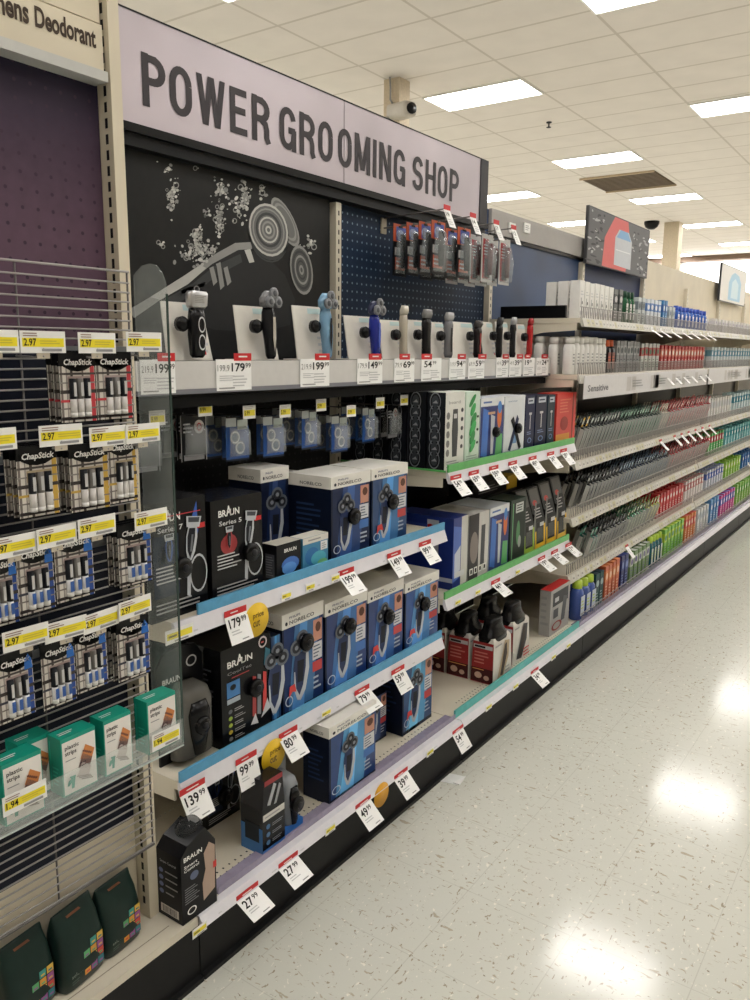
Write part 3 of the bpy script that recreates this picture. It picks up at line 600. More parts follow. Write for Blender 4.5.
BM = {k: balm(k) for k in ('red','yel','blu')}
packs = {'top':('red',[(62,97,423,3),(98,133,420,1)]),'second':('yel',[(20,60,517,3),(72,110,511,3),(110,138,503,1)]),
 'third':('blu',[(-14,20,627,1),(20,56,613,1),(57,95,600,1),(120,152,585,3)]),'fourth':('blu',[(0,36,720,1),(44,77,706,1),(78,108,690,2),(119,150,678,3)])}
for r_,(k,L_) in packs.items():
    for i,(a,b,pb,n) in enumerate(L_):
        z0 = hit((a+b)/2,pb,0,-1.30).z; Y0 = Yof(a,-1.30,z0); Y1 = Yof(b,-1.30,z0)
        cl = {'red':'red and white plaid','yel':'yellow and black plaid','blu':'blue-tabbed plaid'}[k]
        for j in range(n):
            ob = bpy.data.objects.new('lip_balm_pack',BM[k]); col.objects.link(ob); ob.location = (-1.30-.014*j,(Y0+Y1)/2-.003*j,z0+.001*j); ob.rotation_euler = (0,0,PI/2+random.uniform(-.04,.04)); ob.scale = ((Y1-Y0)/.078,1,1)
            o_ = ('first','second','third','fourth')[i]
            if j == 0: tag(ob,'%s three-tube lip balm pack, %s hook, %s rack row' % (cl,o_,r_),'lip balm')
            else: tag(ob,'%s lip balm card behind the front one, %s hook, %s rack row' % (cl,o_,r_),'lip balm','lip balm cards behind the %s pack of the %s row' % (o_,r_))
# bandage boxes
def bandage():
    w,d,h = .082,.042,.118; q = MB(); q.box(-w/2,w/2,-d/2,d/2,0,h,TEAL); F,S,T = faces(w,d,h)
    q.rect(F,.03,.02,.98,.93,K(232,228,222),1); q.txt(F,.1,.77,.5,.86,'plastic',K(50,48,46),2,.02,3); q.txt(F,.1,.67,.42,.76,'strips',K(50,48,46),2,.02,3)
    for (a,b,c) in ((.52,.66,K(206,130,70)),(.44,.52,K(110,84,80)),(.4,.38,K(200,186,180))): q.pol(F,[(a,b-.12),(a+.32,b-.2),(a+.42,b-.03),(a+.16,b+.1)],c,3)
    for i in range(5): q.ell(F,.62+.05*i,.66-.02*i,.035,.02,K(120,70,50),4,8)
    for i in range(8): q.ell(F,.5+.05*(i%4),.47-.05*(i//4),.018,.014,K(60,50,56),4,6)
    for i in range(3): q.pol(F,[(.38+.06*i,.26-.04*i),(.78+.03*i,.18-.03*i),(.79+.03*i,.2-.03*i),(.39+.06*i,.28-.04*i)],K(150,140,136),4)
    q.pol(F,[(.1,.17),(.16,.16),(.22,.2),(.22,.1),(.3,.1),(.33,.24),(.36,.31),(.18,.32),(.22,.27),(.14,.25)],TEAL,4); q.lines(F,.1,.4,.58,.62,1,GREY,2)
    q.rect(S,.1,.1,.2,.9,K(30,180,156),1); q.lines(S,.3,.8,.15,.5,5,K(60,190,168),2)
    q.lines(T,.1,.6,.3,.6,2,WHITE,2)
    return q.mesh('bandage_box')
BB = bandage()
def bx(px0, px1, X, pyb, name='front'):
    z0 = TZ0-.002; Y0 = Yof(px0,X,z0); Y1 = Yof(px1,X,z0)
    ob = bpy.data.objects.new('bandage_box',BB); col.objects.link(ob); ob.location = (X-.021,(Y0+Y1)/2,z0); ob.rotation_euler = (0,0,PI/2); ob.scale = ((Y1-Y0)/.082,1,1); return ob
for i,(a,b) in enumerate(((6,45),(64,98),(106,133),(149,177))):
    ob = bx(a,b,-1.279,0); tag(ob,'teal and white plastic strips box, %s in the clear tray front row' % ('leftmost','second from left','third from left','rightmost')[i],'bandage box')
for i,(a,b) in enumerate(((22,54),)):
    ob = bx(a,b,-1.325,0); tag(ob,'teal and white plastic strips box standing behind the leftmost tray box','bandage box')
# dark green soap bags on the deck
def bag():
    q = MB(); G = M('bag_green',(26,44,40),.3); w,d,h = .125,.08,.165
    q.loft([(0,0,0,w*.44,d*.4),(0,0,.006,w*.49,d*.47),(0,-.002,.04,w*.5,d*.5),(0,-.001,.09,w*.49,d*.48),(0,.003,.13,w*.47,d*.36),(0,.006,.155,w*.45,d*.16),(0,.006,h,w*.45,d*.06),(0,.006,h+.004,w*.44,d*.02)],G,28,4.5)
    F = Fr((-w/2,-d*.505,0),(w,0,0),(0,.0,h*.6),(0,-1,0)); cs = [K(214,150,50),K(200,70,60),K(60,150,140),K(150,80,150),K(90,170,110),K(220,180,70),K(40,120,130)]
    for i in range(3):
        for j in range(4):
            if (i,j) == (0,3): continue
            q.rect(F,.44+.16*i,.2+.19*j,.58+.16*i,.37+.19*j,cs[(i*3+j*2) % 7],1); q.rect(F,.47+.16*i,.24+.19*j,.55+.16*i,.28+.19*j,cs[(i+j+1) % 7],2)
    q.txt(F,.14,.36,.4,.44,'select',K(120,130,120),2,.01,2); q.lines(F,.14,.36,.2,.3,2,K(80,96,88),2)
    q.pol(Fr((-w/2,-.012,h*.93),(w,0,0),(0,.02,.005),(0,0,1)),[(.3,0),(.62,0),(.6,1),(.32,1)],K(120,76,52),4)
    return q.mesh('soap_bag')
BG = bag()
for i,(X,Y,rz,sc) in enumerate(((-1.39,.765,.1,1),(-1.385,.88,.14,1.03),(-1.395,.992,.1,.97))):
    ob = bpy.data.objects.new('product_bag',BG); col.objects.link(ob); ob.location = (X-.01,Y-.0,DECK); ob.rotation_euler = (0,0,PI/2+rz); ob.scale = (sc*.9,sc*.85,sc)
    tag(ob,'dark green pouch with coloured tiles on the bottom deck, %s' % ('leftmost, cut by the photo corner','middle one','rightmost beside the cream upright')[i],'pouch')
# ------------------------------------------------------------------ shaver cartons
LID = K(230,227,220)
def carton(name, label, cat, px0, px1, X, z0, pyt, d, paint, group=None, pyat=None, h=None, Yr=None):
    """box whose front stands in plane X between photo columns px0, px1 on a shelf at height z0"""
    Y0, Y1 = Yr or (Yof(px0,X,z0),Yof(px1,X,z0)); w = Y1-Y0
    if h is None: h = Zof(pyt,X,Y0+w*.5)-z0
    if z0 == DECK: h = min(h,.268)
    t = thing(name,label,cat,(X-d/2,(Y0+Y1)/2,z0+.001),PI/2,group)
    paint(t,w,d,h); return t
def puck(t, x, z, y, r=.03):
    q = MB(); q.loft([(x,y,z,r*.92,r*.92),(x,y-.014,z,r,r),(x,y-.02,z,r*.8,r*.8)],PLASTIC,18,ax=1); o = q.build('security_tag',t)
    q = MB(); q.loft([(x,y-.02,z,r*.4,r*.4),(x,y-.024,z,r*.36,r*.36)],K(34,34,38),12,ax=1); q.build('tag_cap',o)
def shaver_art(q, F, cx, cy, s, asp, kind='rot', body=None, rot=0, L=5):
    """printed shaver: handle and head; asp = width/height correction"""
    bd = body or K(180,184,190); c, n = math.cos(rot), math.sin(rot)
    P = lambda x,y: (cx+(x*c-y*n)*s/asp, cy+(x*n+y*c)*s)
    if kind == 'rot':
        q.pol(F,[P(*v) for v in ((-.13,.22),(-.16,.0),(-.12,-.3),(-.02,-.47),(.06,-.46),(.13,-.28),(.16,0),(.13,.22))],K(44,56,92),L)
        q.pol(F,[P(*v) for v in ((.03,-.5),(.13,-.36),(.19,-.05),(.15,.22),(.10,.22),(.11,-.02),(.07,-.28),(0,-.42),(-.08,-.3),(-.12,-.05),(-.14,-.05),(-.12,-.32),(-.04,-.48))],bd,L+1)
        q.pol(F,[P(*v) for v in ((-.06,-.22),(-.08,.1),(.07,.1),(.06,-.22))],K(24,28,40),L+1)
    else:
        q.pol(F,[P(*v) for v in ((-.12,.2),(-.15,.0),(-.12,-.3),(-.05,-.48),(.05,-.48),(.12,-.3),(.15,0),(.12,.2))],bd,L)
        q.pol(F,[P(*v) for v in ((-.09,.18),(-.12,.0),(-.09,-.28),(0,-.44),(.05,-.28),(.08,0),(.07,.18))],K(24,26,34),L+1)
        q.pol(F,[P(*v) for v in ((-.02,-.3),(-.02,.05),(.03,.05),(.03,-.3))],K(110,114,122),L+2)
    if kind == 'rot':
        for x,y in ((-.12,.3),(.12,.3),(0,.42)):
            a,b = P(x,y); q.ell(F,a,b,.13*s/asp,.12*s,K(96,102,112),L+2,14); q.ell(F,a,b,.09*s/asp,.08*s,K(40,42,50),L+3,12); q.ell(F,a,b,.04*s/asp,.035*s,K(130,134,142),L+4,8)
    else:
        q.pol(F,[P(*v) for v in ((-.17,.2),(.17,.2),(.2,.42),(-.2,.42))],K(190,194,200),L+2); q.pol(F,[P(*v) for v in ((-.14,.3),(.14,.3),(.15,.4),(-.15,.4))],K(70,74,80),L+3)
def braun(series, accent, kind=1):
    def f(t,w,d,h):
        q = MB(); B = M('braun_black',(17,17,20),.25); q.box(-w/2,w/2,-d/2,d/2,0,h,B); F,S,T = faces(w,d,h); asp = w/h
        if kind == 1:
            q.txt(F,.14,.83,.54,.895,'BR  UN',WHITE,2,.02,3); q.txt(F,.285,.83,.385,.93,'A',WHITE,2,.03,3)
            q.txt(F,.15,.745,.58,.79,series,K(210,210,210),2,.01,2)
            q.rect(F,.84,.72,.98,.765,RED,2)
            shaver_art(q,F,.33,.62,.26,asp,'foil',K(170,60,60) if accent == 'red' else K(50,90,170)); q.ell(F,.33,.55,.16,.1,K(150,40,44) if accent == 'red' else K(30,70,150),1,16)
            shaver_art(q,F,.73,.66,.42,asp,'foil',K(190,194,200),-.15)
            q.ring(F,.84,.33,.16,.17,.12,K(190,194,198),3); q.pol(F,[(.62,.16),(.68,.14),(.7,.42),(.64,.44)],K(180,184,190),3)
            q.lines(F,.1,.56,.31,.47,5,K(196,196,196),2); q.lines(F,.08,.9,.055,.16,3,K(150,150,150),2)
            if accent == 'blue': q.rect(F,.06,.2,.5,.72,K(22,34,56),1); q.pol(F,[(.66,.7),(.84,.96),(.86,.7),(.74,.5)],K(40,90,180),1); q.rect(F,.3,.87,.9,.878,K(190,50,60),3)
        else:
            q.txt(F,.12,.80,.62,.865,'BR  UN',WHITE,2,.02,3); q.txt(F,.30,.80,.43,.905,'A',WHITE,2,.03,3)
            q.txt(F,.12,.73,.6,.76,'CoolTec',K(150,150,150),2,0,2); q.rect(F,.2,.69,.55,.7,K(170,50,50),2)
            q.rect(F,.1,.5,.36,.66,K(60,120,180),2); q.ell(F,.22,.6,.06,.03,BLACK,3,10); q.rect(F,.1,.44,.36,.49,K(170,180,190),2)
            for i in range(5): q.ell(F,.16,.36-.07*i,.04,.022,(K(90,96,100),K(140,170,60),K(150,170,60),K(180,160,50),K(100,104,106))[i],2,10); q.lines(F,.24,.46,.34-.07*i,.38-.07*i,2,K(150,150,150),2)
            for a,c in ((.62,K(170,60,60)),(.72,K(130,132,138)),(.84,K(205,60,60))): q.pol(F,[(a-.02,.2),(a+.06,.18),(a+.07,.6),(a,.62)],c,3)
            q.pol(F,[(.56,.12),(.72,.1),(.66,.22)],K(210,212,216),4); q.pol(F,[(.78,.14),(.98,.2),(.92,.32)],K(200,204,210),4); q.ring(F,.84,.93,.09,.06,.3,K(200,190,190),3); q.lines(F,.8,.88,.91,.95,1,K(180,60,60),4)
            q.pol(F,[(.86,.68),(1,.66),(1,.82),(.9,.86)],K(50,110,130),2)
        q.lines(S,.15,.8,.4,.8,8,K(60,60,66),1); q.build('carton',t)
        if kind == 1: puck(t,w*.22 if accent == 'red' else w*.02,h*.42,-d/2,.026)
        else: puck(t,w*.14,h*.5,-d/2,.026)
    return f
def norelco(bodyc=(26,56,110), lid=True, back=(38,90,150), badge='red', puckz=.55, plain_=False, x=.42, ns=1):
    def f(t,w,d,h):
        q = MB(); B = M('norelco_%d_%d_%d' % bodyc,bodyc,.3); D = M('norelco_dark',(16,24,44),.3); hb = h*(.86 if lid else 1)
        q.box(-w/2,w/2,-d/2,d/2,0,hb-.0005,D); F,S,T = faces(w,d,hb); asp = w/hb
        q.rect(F,0,0,1,1,B,1); q.pol(F,[(.12,.0),(.72,.0),(.9,1),(.3,1)],K(*back),2); q.pol(F,[(.2,.0),(.5,.0),(.6,1),(.42,1)],K(*[min(255,int(v*1.25)+12) for v in back]),3); q.rect(F,0,0,1,.05,D,3); q.rect(F,0,0,.03,1,D,3)
        if badge: q.rect(F,.74,.72,.96,.97,SKIN,4); q.ell(F,.86,.88,.07,.06,K(96,62,50),5,10); q.rect(F,.72,.5,.96,.7,K(206,208,212),4); q.lines(F,.74,.93,.52,.68,4,K(90,100,120),5); q.rect(F,.72,.36,.96,.48,K(60,110,180) if badge == 'blue' else K(190,60,60),4); q.lines(F,.74,.94,.14,.32,3,K(170,180,196),4)
        shaver_art(q,F,x,.5,.78,asp,'rot',K(186,192,200),-.08)
        q.ring(F,.14,.16,.09,.06,.2,K(200,210,225),4); q.lines(S,.2,.8,.3,.8,7,K(40,60,96),1)
        if badge == 'red': q.pol(F,[(.12,.2),(.2,.26),(.3,.24),(.26,.34),(.14,.33)],K(206,60,56),9)
        q.build('carton',t)
        if puckz: puck(t,w*.03,h*(puckz+.04),-d/2,.027)
        if lid:
            q = MB(); q.box(-w/2-.0015,w/2+.0015,-d/2-.0015,d/2+.0015,hb,h,LID); F = Fr((-w/2,-d/2-.0015,hb),(w,0,0),(0,0,h-hb),(0,-1,0)); q.txt(F,.16,.2,.76,.46,'NORELCO',K(50,52,60),2,.01,2); q.txt(F,.16,.6,.42,.76,'PHILIPS',K(60,70,110),2,.01,2); q.ell(F,.09,.33,.03,.14,K(50,52,60),2,8)
            F = Fr((-w/2-.0015,d/2,hb),(0,-d,0),(0,0,h-hb),(-1,0,0)); q.txt(F,.3,.2,.8,.46,'NORELCO',K(70,72,76),2,.01,2); q.build('lid',t)
    return f
XF = -1.445
carton('shaver_box','black shaver carton with blue accents behind the rack end panel','shaver box',152,208,XF,S1,500,.15,braun('Series 7','blue'))
carton('shaver_box','black shaver carton with red accents reading Series 5','shaver box',213,263,XF,S1,497,.15,braun('Series 5','red'))
def cartridge(kind):
    def f(t,w,d,h):
        q = MB(); q.box(-w/2,w/2,-d/2,d/2,0,h,K(18,18,22) if kind == 0 else K(60,130,170)); F,S,T = faces(w,d,h)
        if kind == 0:
            q.txt(F,.3,.76,.8,.86,'BRAUN',WHITE,2,.02,2); q.ell(F,.55,.42,.36,.2,K(60,110,190),2); q.ell(F,.5,.32,.3,.16,K(90,150,220),3); q.rect(T,0,0,1,1,K(190,186,176),1); q.rect(S,.25,.1,.85,.75,K(90,92,98),1); q.lines(S,.28,.8,.15,.7,8,K(140,140,146),2)
        else:
            q.rect(F,0,.82,1,1,K(214,212,204),1); q.lines(F,.2,.7,.86,.96,1,GREY,2); q.ell(F,.35,.45,.28,.25,K(40,110,170),2); q.ell(F,.6,.35,.3,.2,K(80,170,190),3); q.ell(F,.75,.2,.2,.1,K(120,190,130),4); q.rect(F,.68,.55,.95,.8,K(216,218,220),4); q.lines(F,.72,.92,.58,.76,3,GREY,5); q.rect(T,0,0,1,1,K(214,212,204),1)
        q.build('carton',t)
    return f
carton('cartridge_box','small black carton with blue cleaning cartridges beside the red-accented shaver carton','cartridge box',277,301,XF+.005,S1,543,.055,cartridge(0))
carton('cartridge_box','small teal and white cleaning cartridge carton on the upper blue shelf','cartridge box',303,328,XF+.005,S1,536,.05,cartridge(1))
N1 = norelco((20,34,66),True,(30,60,110),'',0)
carton('shaver_box','navy shaver carton with white lid deep behind the small cartridge boxes','shaver box',262,289,-1.615,S1,468,.13,norelco((18,26,50),True,(24,44,84),'',0,x=.5))
y0_,y1_ = Yof(331,XF-.01,S1),Yof(369,XF-.01,S1); carton('shaver_box','navy shaver carton with white lid directly behind the left front white-lidded box','shaver box',0,0,XF-.19,S1,0,.16,norelco((20,34,66),True,(26,50,94),'',0),h=.232,Yr=(y0_,y1_))
carton('shaver_box','navy boxed rotary shaver with puck tag, left one of the front white-lidded pair','shaver box',331,369,XF-.01,S1,474,.17,norelco((22,36,70),True,(30,62,116),'blue',.45,x=.35))
carton('shaver_box','blue boxed rotary shaver with puck tag, right one of the front white-lidded pair','shaver box',371,406,XF-.01,S1,466,.17,norelco((28,64,112),True,(60,116,170),'red',.5,x=.35))
# lower blue shelf
def blister(dark=True, bodyc=(22,22,25), win=(120,118,112), base=None, label_=None):
    def f(t,w,d,h):
        q = MB(); B = K(*bodyc,.3); q.prism([(-w/2,d/2,0),(w/2,d/2,0),(w/2,d/2,h*.86),(w*.34,d/2,h*.97),(0,d/2,h),(-w*.34,d/2,h*.97),(-w/2,d/2,h*.86)],(0,-.006,0),B)
        if base: q.box(-w/2,w/2,-d/2,d/2-.006,0,h*.1,K(*base,.3))
        F = Fr((-w/2,d/2-.006,0),(w,0,0),(0,0,h),(0,-1,0)); q.rect(F,.2,.62,.8,.64,LGREY,2); q.ring(F,.74,.83,.12,.05,.25,LGREY,2); q.txt(F,.1,.7,.5,.75,'BRAUN',WHITE,2,.02,2); q.build('card',t)
        q = MB(); q.loft([(0,d*.2,h*.05,w*.36,d*.3),(0,-d*.06,h*.08,w*.40,d*.44),(0,-d*.06,h*.55,w*.40,d*.44),(0,0,h*.64,w*.34,d*.4),(0,d*.25,h*.7,w*.18,d*.14)],K(*win,.2),24,3); q.build('blister',t)
        q = MB(); q.loft([(0,-d*.5,h*.1,w*.12,.006),(0,-d*.52,h*.3,w*.2,.012),(0,-d*.52,h*.46,w*.23,.014),(0,-d*.5,h*.56,w*.16,.008)],PLASTIC,16); q.build('shaver',t)
        puck(t,0,h*.36,-d*.54,.024)
    return f
carton('shaver_pack','dark shaver blister pack with grey window at left end of lower blue shelf','shaver pack',178,222,XF,S2,651,.07,blister(win=(96,94,90)))
carton('shaver_box','black shaver carton with red and white shaver picture on lower blue shelf','shaver box',223,271,XF,S2,642,.13,braun('','',2))
carton('shaver_box','slim blue carton half hidden beside the black carton on lower blue shelf','shaver box',272,281,XF,S2,636,.13,norelco((20,60,110),False,(50,110,160),'',0))
carton('shaver_box','blue boxed shaver with white lid, leftmost of the blue row on lower blue shelf','shaver box',283,323,XF,S2,608,.15,norelco((24,48,96),True,(60,110,160),'red',.62))
carton('shaver_box','blue boxed shaver with white lid, second of the blue row on lower blue shelf','shaver box',325,366,XF,S2,596,.15,norelco((24,52,110),True,(60,110,170),'blue',.62))
carton('shaver_box','blue boxed shaver with red shaver picture, third of the blue row on lower blue shelf','shaver box',367,402,XF,S2,585,.15,norelco((24,56,116),True,(56,104,170),'red',.55))
carton('shaver_box','blue boxed shaver, rightmost of the blue row on lower blue shelf','shaver box',404,437,XF,S2,577,.15,norelco((30,74,140),True,(84,140,196),'red',.55))
for i,(a,b) in enumerate(((290,322),(326,358))):
    carton('shaver_box','white-lidded carton in the second row of the lower blue shelf, %s' % ('left','right')[i],'shaver box',a-28,b-30,XF-.16,S2,600-8*i,.14,norelco((20,36,70),True,(30,60,110),'',0))
for i,(a,b) in enumerate(((215,252),(160,208))):
    carton('shaver_box','dark carton at the back of the upper blue shelf, %s' % ('right of the two','left of the two')[i],'shaver box',a-22,b-22,XF-.17,S1,508,.14,braun('Series 5','red' if i == 0 else 'blue'))
# bottom deck of the blue-edged bay
def smart(t,w,d,h):
    q = MB(); B = K(22,22,25,.28); q.prism([(-w/2,-d/2,0),(w/2,-d/2,0),(w/2,-d/2,h*.78),(w*.2,-d/2,h),(-w*.3,-d/2,h*.9),(-w/2,-d/2,h*.8)],(0,d,0),B); F,S,T = faces(w,d,h)
    q.txt(F,.08,.735,.6,.79,'BRAUN',WHITE,2,.02,3); q.txt(F,.08,.655,.46,.69,'Smart',WHITE,2,.01,2); q.txt(F,.08,.61,.5,.645,'Control',WHITE,2,.01,2)
    q.pol(F,[(.6,.13),(.94,.2),(.97,.72),(.8,.8),(.64,.7),(.68,.5),(.58,.35)],K(176,152,136,.3),3); q.rect(F,.9,.45,1,.53,K(206,50,44),4); q.lines(F,.08,.5,.22,.42,7,K(120,120,124),2); q.ring(F,.26,.12,.13,.045,.25,WHITE,3); q.ell(F,.36,.52,.12,.05,K(90,100,130),2)
    q.txt(S,.15,.66,.8,.69,'Smart Control',LGREY,2,.0,2)
    for i in range(4): q.ell(S,.18,.56-.085*i,.09,.028,K(100,110,150),2,12); q.lines(S,.35,.9,.54-.085*i,.58-.085*i,1,K(150,150,150),2)
    q.rect(S,.12,.05,.86,.15,K(206,200,192),2)
    for i in range(12): q.rect(S,.2+.05*i,.06,.2+.05*i+(.02 if i % 3 else .03),.14,K(60,56,60),3)
    q.build('carton',t)
    q = MB(); q.loft([(w*.1,0,h*.8,w*.3,d*.35),(w*.1,0,h*.98,w*.32,d*.36),(w*.1,0,h*1.05,w*.2,d*.2)],M('dark_blister',(50,52,54),.15,alpha=.6),18); q.build('blister_cap',t)
carton('shaver_box','black Smart Control shaver carton standing on the bottom deck beside the upright','shaver box',183,217,-1.322,DECK,832,.085,smart)
carton('shaver_box','dark carton deep on the bottom deck behind the tall black one','shaver box',206,240,-1.56,DECK,762,.08,braun('Series 3','blue'))
carton('shaver_box','second dark carton deep on the bottom deck under the 99.99 tag','shaver box',243,266,-1.62,DECK,742,.08,braun('Series 3','red'))
def foilbox(t,w,d,h):
    q = MB(); q.box(-w/2,w/2,-d/2,d/2,0,h*.62,K(20,22,26,.25)); q.prism([(-w/2,-d/2,h*.62),(w/2,-d/2,h*.62),(w*.4,-d/2,h),(-w*.4,-d/2,h)],(0,d,0),K(28,26,30,.2)); F,S,T = faces(w,d,h)
    q.rect(F,0,0,1,.06,K(50,110,180),1); q.rect(S,0,0,1,.36,K(50,110,170),1); q.rect(S,.2,.16,.85,.4,K(22,30,38),2); q.rect(F,.02,.46,.98,.55,K(206,204,198),2); q.lines(F,.1,.8,.48,.53,1,GREY,3)
    q.pol(F,[(.2,.66),(.34,.64),(.62,.88),(.5,.92)],K(170,172,176),3); q.pol(F,[(.5,.62),(.62,.62),(.84,.84),(.74,.88)],K(150,152,156),3)
    for i in range(3): q.ell(F,.24,.36-.11*i,.09,.035,K(70,110,150),2,10); q.lines(F,.42,.9,.33-.11*i,.38-.11*i,2,K(130,134,140),2)
    q.rect(F,.1,.93,.9,1,K(150,40,44),3); q.build('carton',t)
carton('shaver_box','black and blue shaver carton under the 99.99 tag on the bottom deck','shaver box',263,285,-1.352,DECK,777,.08,foilbox)
carton('shaver_pack','grey clear shaver blister with blue base on the bottom deck','shaver pack',285,303,-1.36,DECK,752,.07,blister(True,(120,124,130),(130,134,140),(40,110,190)))
carton('shaver_box','blue boxed shaver with white lid standing on the bottom deck under the 80.99 tag','shaver box',329,375,-1.36,DECK,714,.10,norelco((26,62,120),True,(84,150,200),'blue',0,x=.4))
carton('shaver_box','dark blue carton just behind the white-lidded box on the bottom deck','shaver box',363,386,-1.47,DECK,698,.08,norelco((20,40,80),False,(40,70,120),'red',0))
carton('shaver_box','blue boxed shaver at the right end of the bottom deck under the 59.99 tag','shaver box',402,431,-1.42,DECK,662,.12,norelco((26,70,120),False,(90,160,206),'red',0,x=.4))
# ------------------------------------------------------------------ shaver testers on the ledge
def circ_head(q, x, y, z, r, m1, m2):
    for dx,dz in ((-r*.75,0),(r*.75,0),(0,r*1.0)):
        q.loft([(x+dx,y,z+dz,r,r),(x+dx,y-.008,z+dz,r*1.02,r*1.02),(x+dx,y-.012,z+dz,r*.8,r*.8)],m1,14,ax=1); q.loft([(x+dx,y-.012,z+dz,r*.45,r*.45),(x+dx,y-.015,z+dz,r*.4,r*.4)],m2,10,ax=1)
def tester(px0, px1, pyt, label, kind, bodyc, headc, dxp=0, pyh=None, hx=None, cardc=(226,222,214), accent=None, pw=True):
    X = -1.62; Y0 = Yof(px0,X,TZ); Y1 = Yof(px1,X,TZ); w = Y1-Y0; h = Zof(pyt,X,(Y0+Y1)/2)-TZ
    t = thing('shaver_tester',label,'shaver',(X,(Y0+Y1)/2,TZ),PI/2)
    q = MB(); q.prism([(-w/2,0,0),(w/2,0,0),(w*.44,.03,h),(-w*.44,.03,h)],(0,.004,0),K(*cardc)); q.box(-w/2,w/2,0,.06,0,.003,K(*cardc)); F = Fr((-w/2,-.0005,0),(w,0,0),(0,.03,h),(0,-1,.2))
    q.lines(F,.7,.95,.1,.6,4,LGREY,2); q.rect(F,.8,.1,.86,.16,RED,3); q.rect(F,.5,.86,.95,.96,K(190,214,214),2) ; q.build('display_card',t)
    hh = (Zof(pyh,X,(Y0+Y1)/2)-TZ) if pyh else h*1.1; x = w*(.1 if hx is None else hx); B = K(*bodyc,.2); Hm = K(*headc,.25)
    q = MB(); s = hh
    wd = {'foil':.024,'rot':.026,'trim':.016,'clip':.024,'slim':.016}[kind]; ty = -.025
    if kind == 'foil':
        q.loft([(x,ty,s*.04,wd*.5,.012),(x,ty,s*.08,wd*.8,.016),(x,ty,s*.35,wd,.018),(x,ty,s*.6,wd*.95,.017),(x,ty,s*.72,wd*.8,.015)],B,20,3); q.build('handle',t)
        q = MB(); q.loft([(x,ty,s*.72,wd*.95,.014),(x,ty-.002,s*.76,wd*1.2,.016),(x,ty-.004,s*.92,wd*1.25,.016),(x,ty-.004,s*.95,wd*1.1,.013)],SILVER,20,4); F = Fr((x-wd*1.1,ty-.0205,s*.77),(wd*2.2,0,0),(0,0,s*.14),(0,-1,0))
        q.lines(F,.08,.92,.1,.9,5,GREY,1,.5); q.ring(Fr((x-.01,ty-.004,s*.95),(.02,0,0),(0,0,.014),(0,-1,0)),.5,.4,.5,.6,.3,GREY,1); q.build('head',t)
        q = MB(); F = Fr((x-wd*.7,ty-.0195,s*.1),(wd*1.4,0,0),(0,0,s*.55),(0,-1,0)); q.ring(F,.5,.28,.36,.2,.2,LGREY,1); q.ring(F,.5,.72,.36,.2,.2,LGREY,1); q.build('button_panel',t)
    elif kind == 'rot':
        q.loft([(x+.006,ty,s*.02,wd*.4,.008),(x+.006,ty,s*.06,wd*.6,.013),(x+.004,ty,s*.3,wd*.75,.017),(x,ty,s*.5,wd*.95,.018),(x-.004,ty,s*.68,wd*.8,.015),(x-.004,ty,s*.76,wd*.55,.013)],B,20,2.3); q.build('handle',t)
        q = MB(); q.loft([(x-.004,ty,s*.74,wd*.5,.012),(x-.004,ty-.002,s*.79,wd*1.25,.014),(x-.003,ty-.004,s*.87,wd*1.45,.015),(x-.002,ty-.002,s*.95,wd*.9,.013),(x-.002,ty,s*.985,wd*.5,.010)],Hm,20,2.2)
        ho = q.build('head',t); r = wd*.62
        for dx,zz in ((-r*1.02,s*.83),(r*1.02,s*.83),(0,s*.83+r*1.45)):
            q = MB(); y = ty-.017; q.loft([(x+dx,y,zz,r,r),(x+dx,y-.006,zz,r,r),(x+dx,y-.009,zz,r*.8,r*.8)],K(120,122,126,.3),16,ax=1); q.loft([(x+dx,y-.009,zz,r*.55,r*.55),(x+dx,y-.0105,zz,r*.45,r*.45)],K(84,86,90,.3),12,ax=1); q.build('cutter',ho)
        q = MB(); F = Fr((x-wd*.25,ty-.0195,s*.12),(wd*.6,0,0),(0,0,s*.5),(0,-1,0)); q.pol(F,[(.5,0),(.9,.4),(.8,1),(.2,1),(.1,.4)],K(*accent) if accent else CHROME,1); q.build('front_trim',t)
    else:
        q.loft([(x+.002,ty,s*.03,wd*.8,.01),(x+.002,ty,s*.1,wd,.013),(x,ty,s*.45,wd*.9,.013),(x-.001,ty,s*.7,wd*1.05,.014),(x-.001,ty,s*.8,wd*.8,.012)],B,16,2.6); q.build('handle',t)
        q = MB(); q.loft([(x-.001,ty,s*.8,wd*.85,.011),(x-.001,ty-.003,s*.88,wd*1.15,.012),(x-.001,ty-.005,s*.97,wd*1.1,.006)],Hm,14,4); q.build('blade_head',t)
        if accent: q = MB(); F = Fr((x-wd*.3,ty-.0145,s*.15),(wd*.6,0,0),(0,0,s*.5),(0,-1,0)); q.rect(F,.1,0,.9,1,K(*accent),1); q.build('front_trim',t)
    if pw:
        q = MB(); cx_ = x-wd-.016; q.loft([(cx_,-.002,h*.62,.016,.018),(cx_,-.018,h*.62,.018,.02),(cx_,-.028,h*.62,.013,.015)],PLASTIC,14,ax=1); q.tube([(cx_,-.01,h*.62),(x-wd*.5,ty+.005,h*.62)],.005,PLASTIC); q.build('security_tether',t)
    return t
tester(168,213,302,'black foil shaver with silver head on a white card nearest the wire rack','foil',(26,26,28),(150,150,150),pyh=288,hx=.0)
tester(240,279,306,'black and chrome rotary shaver tester on a white card','rot',(30,30,32),(120,120,122),pyh=290,hx=.08)
tester(298,329,306,'pale blue and black rotary shaver on a card beside the slotted upright','rot',(120,160,190),(130,170,200),pyh=292,hx=.2,accent=(24,28,34))
tester(349,380,316,'bright blue rotary shaver tester on a white card','rot',(24,40,140),(60,64,90),pyh=300,hx=.12,accent=(60,90,190))
tester(383,407,320,'silver pen-shaped trimmer tester on a white card','trim',(176,168,152),(190,184,170),pyh=304,hx=.08)
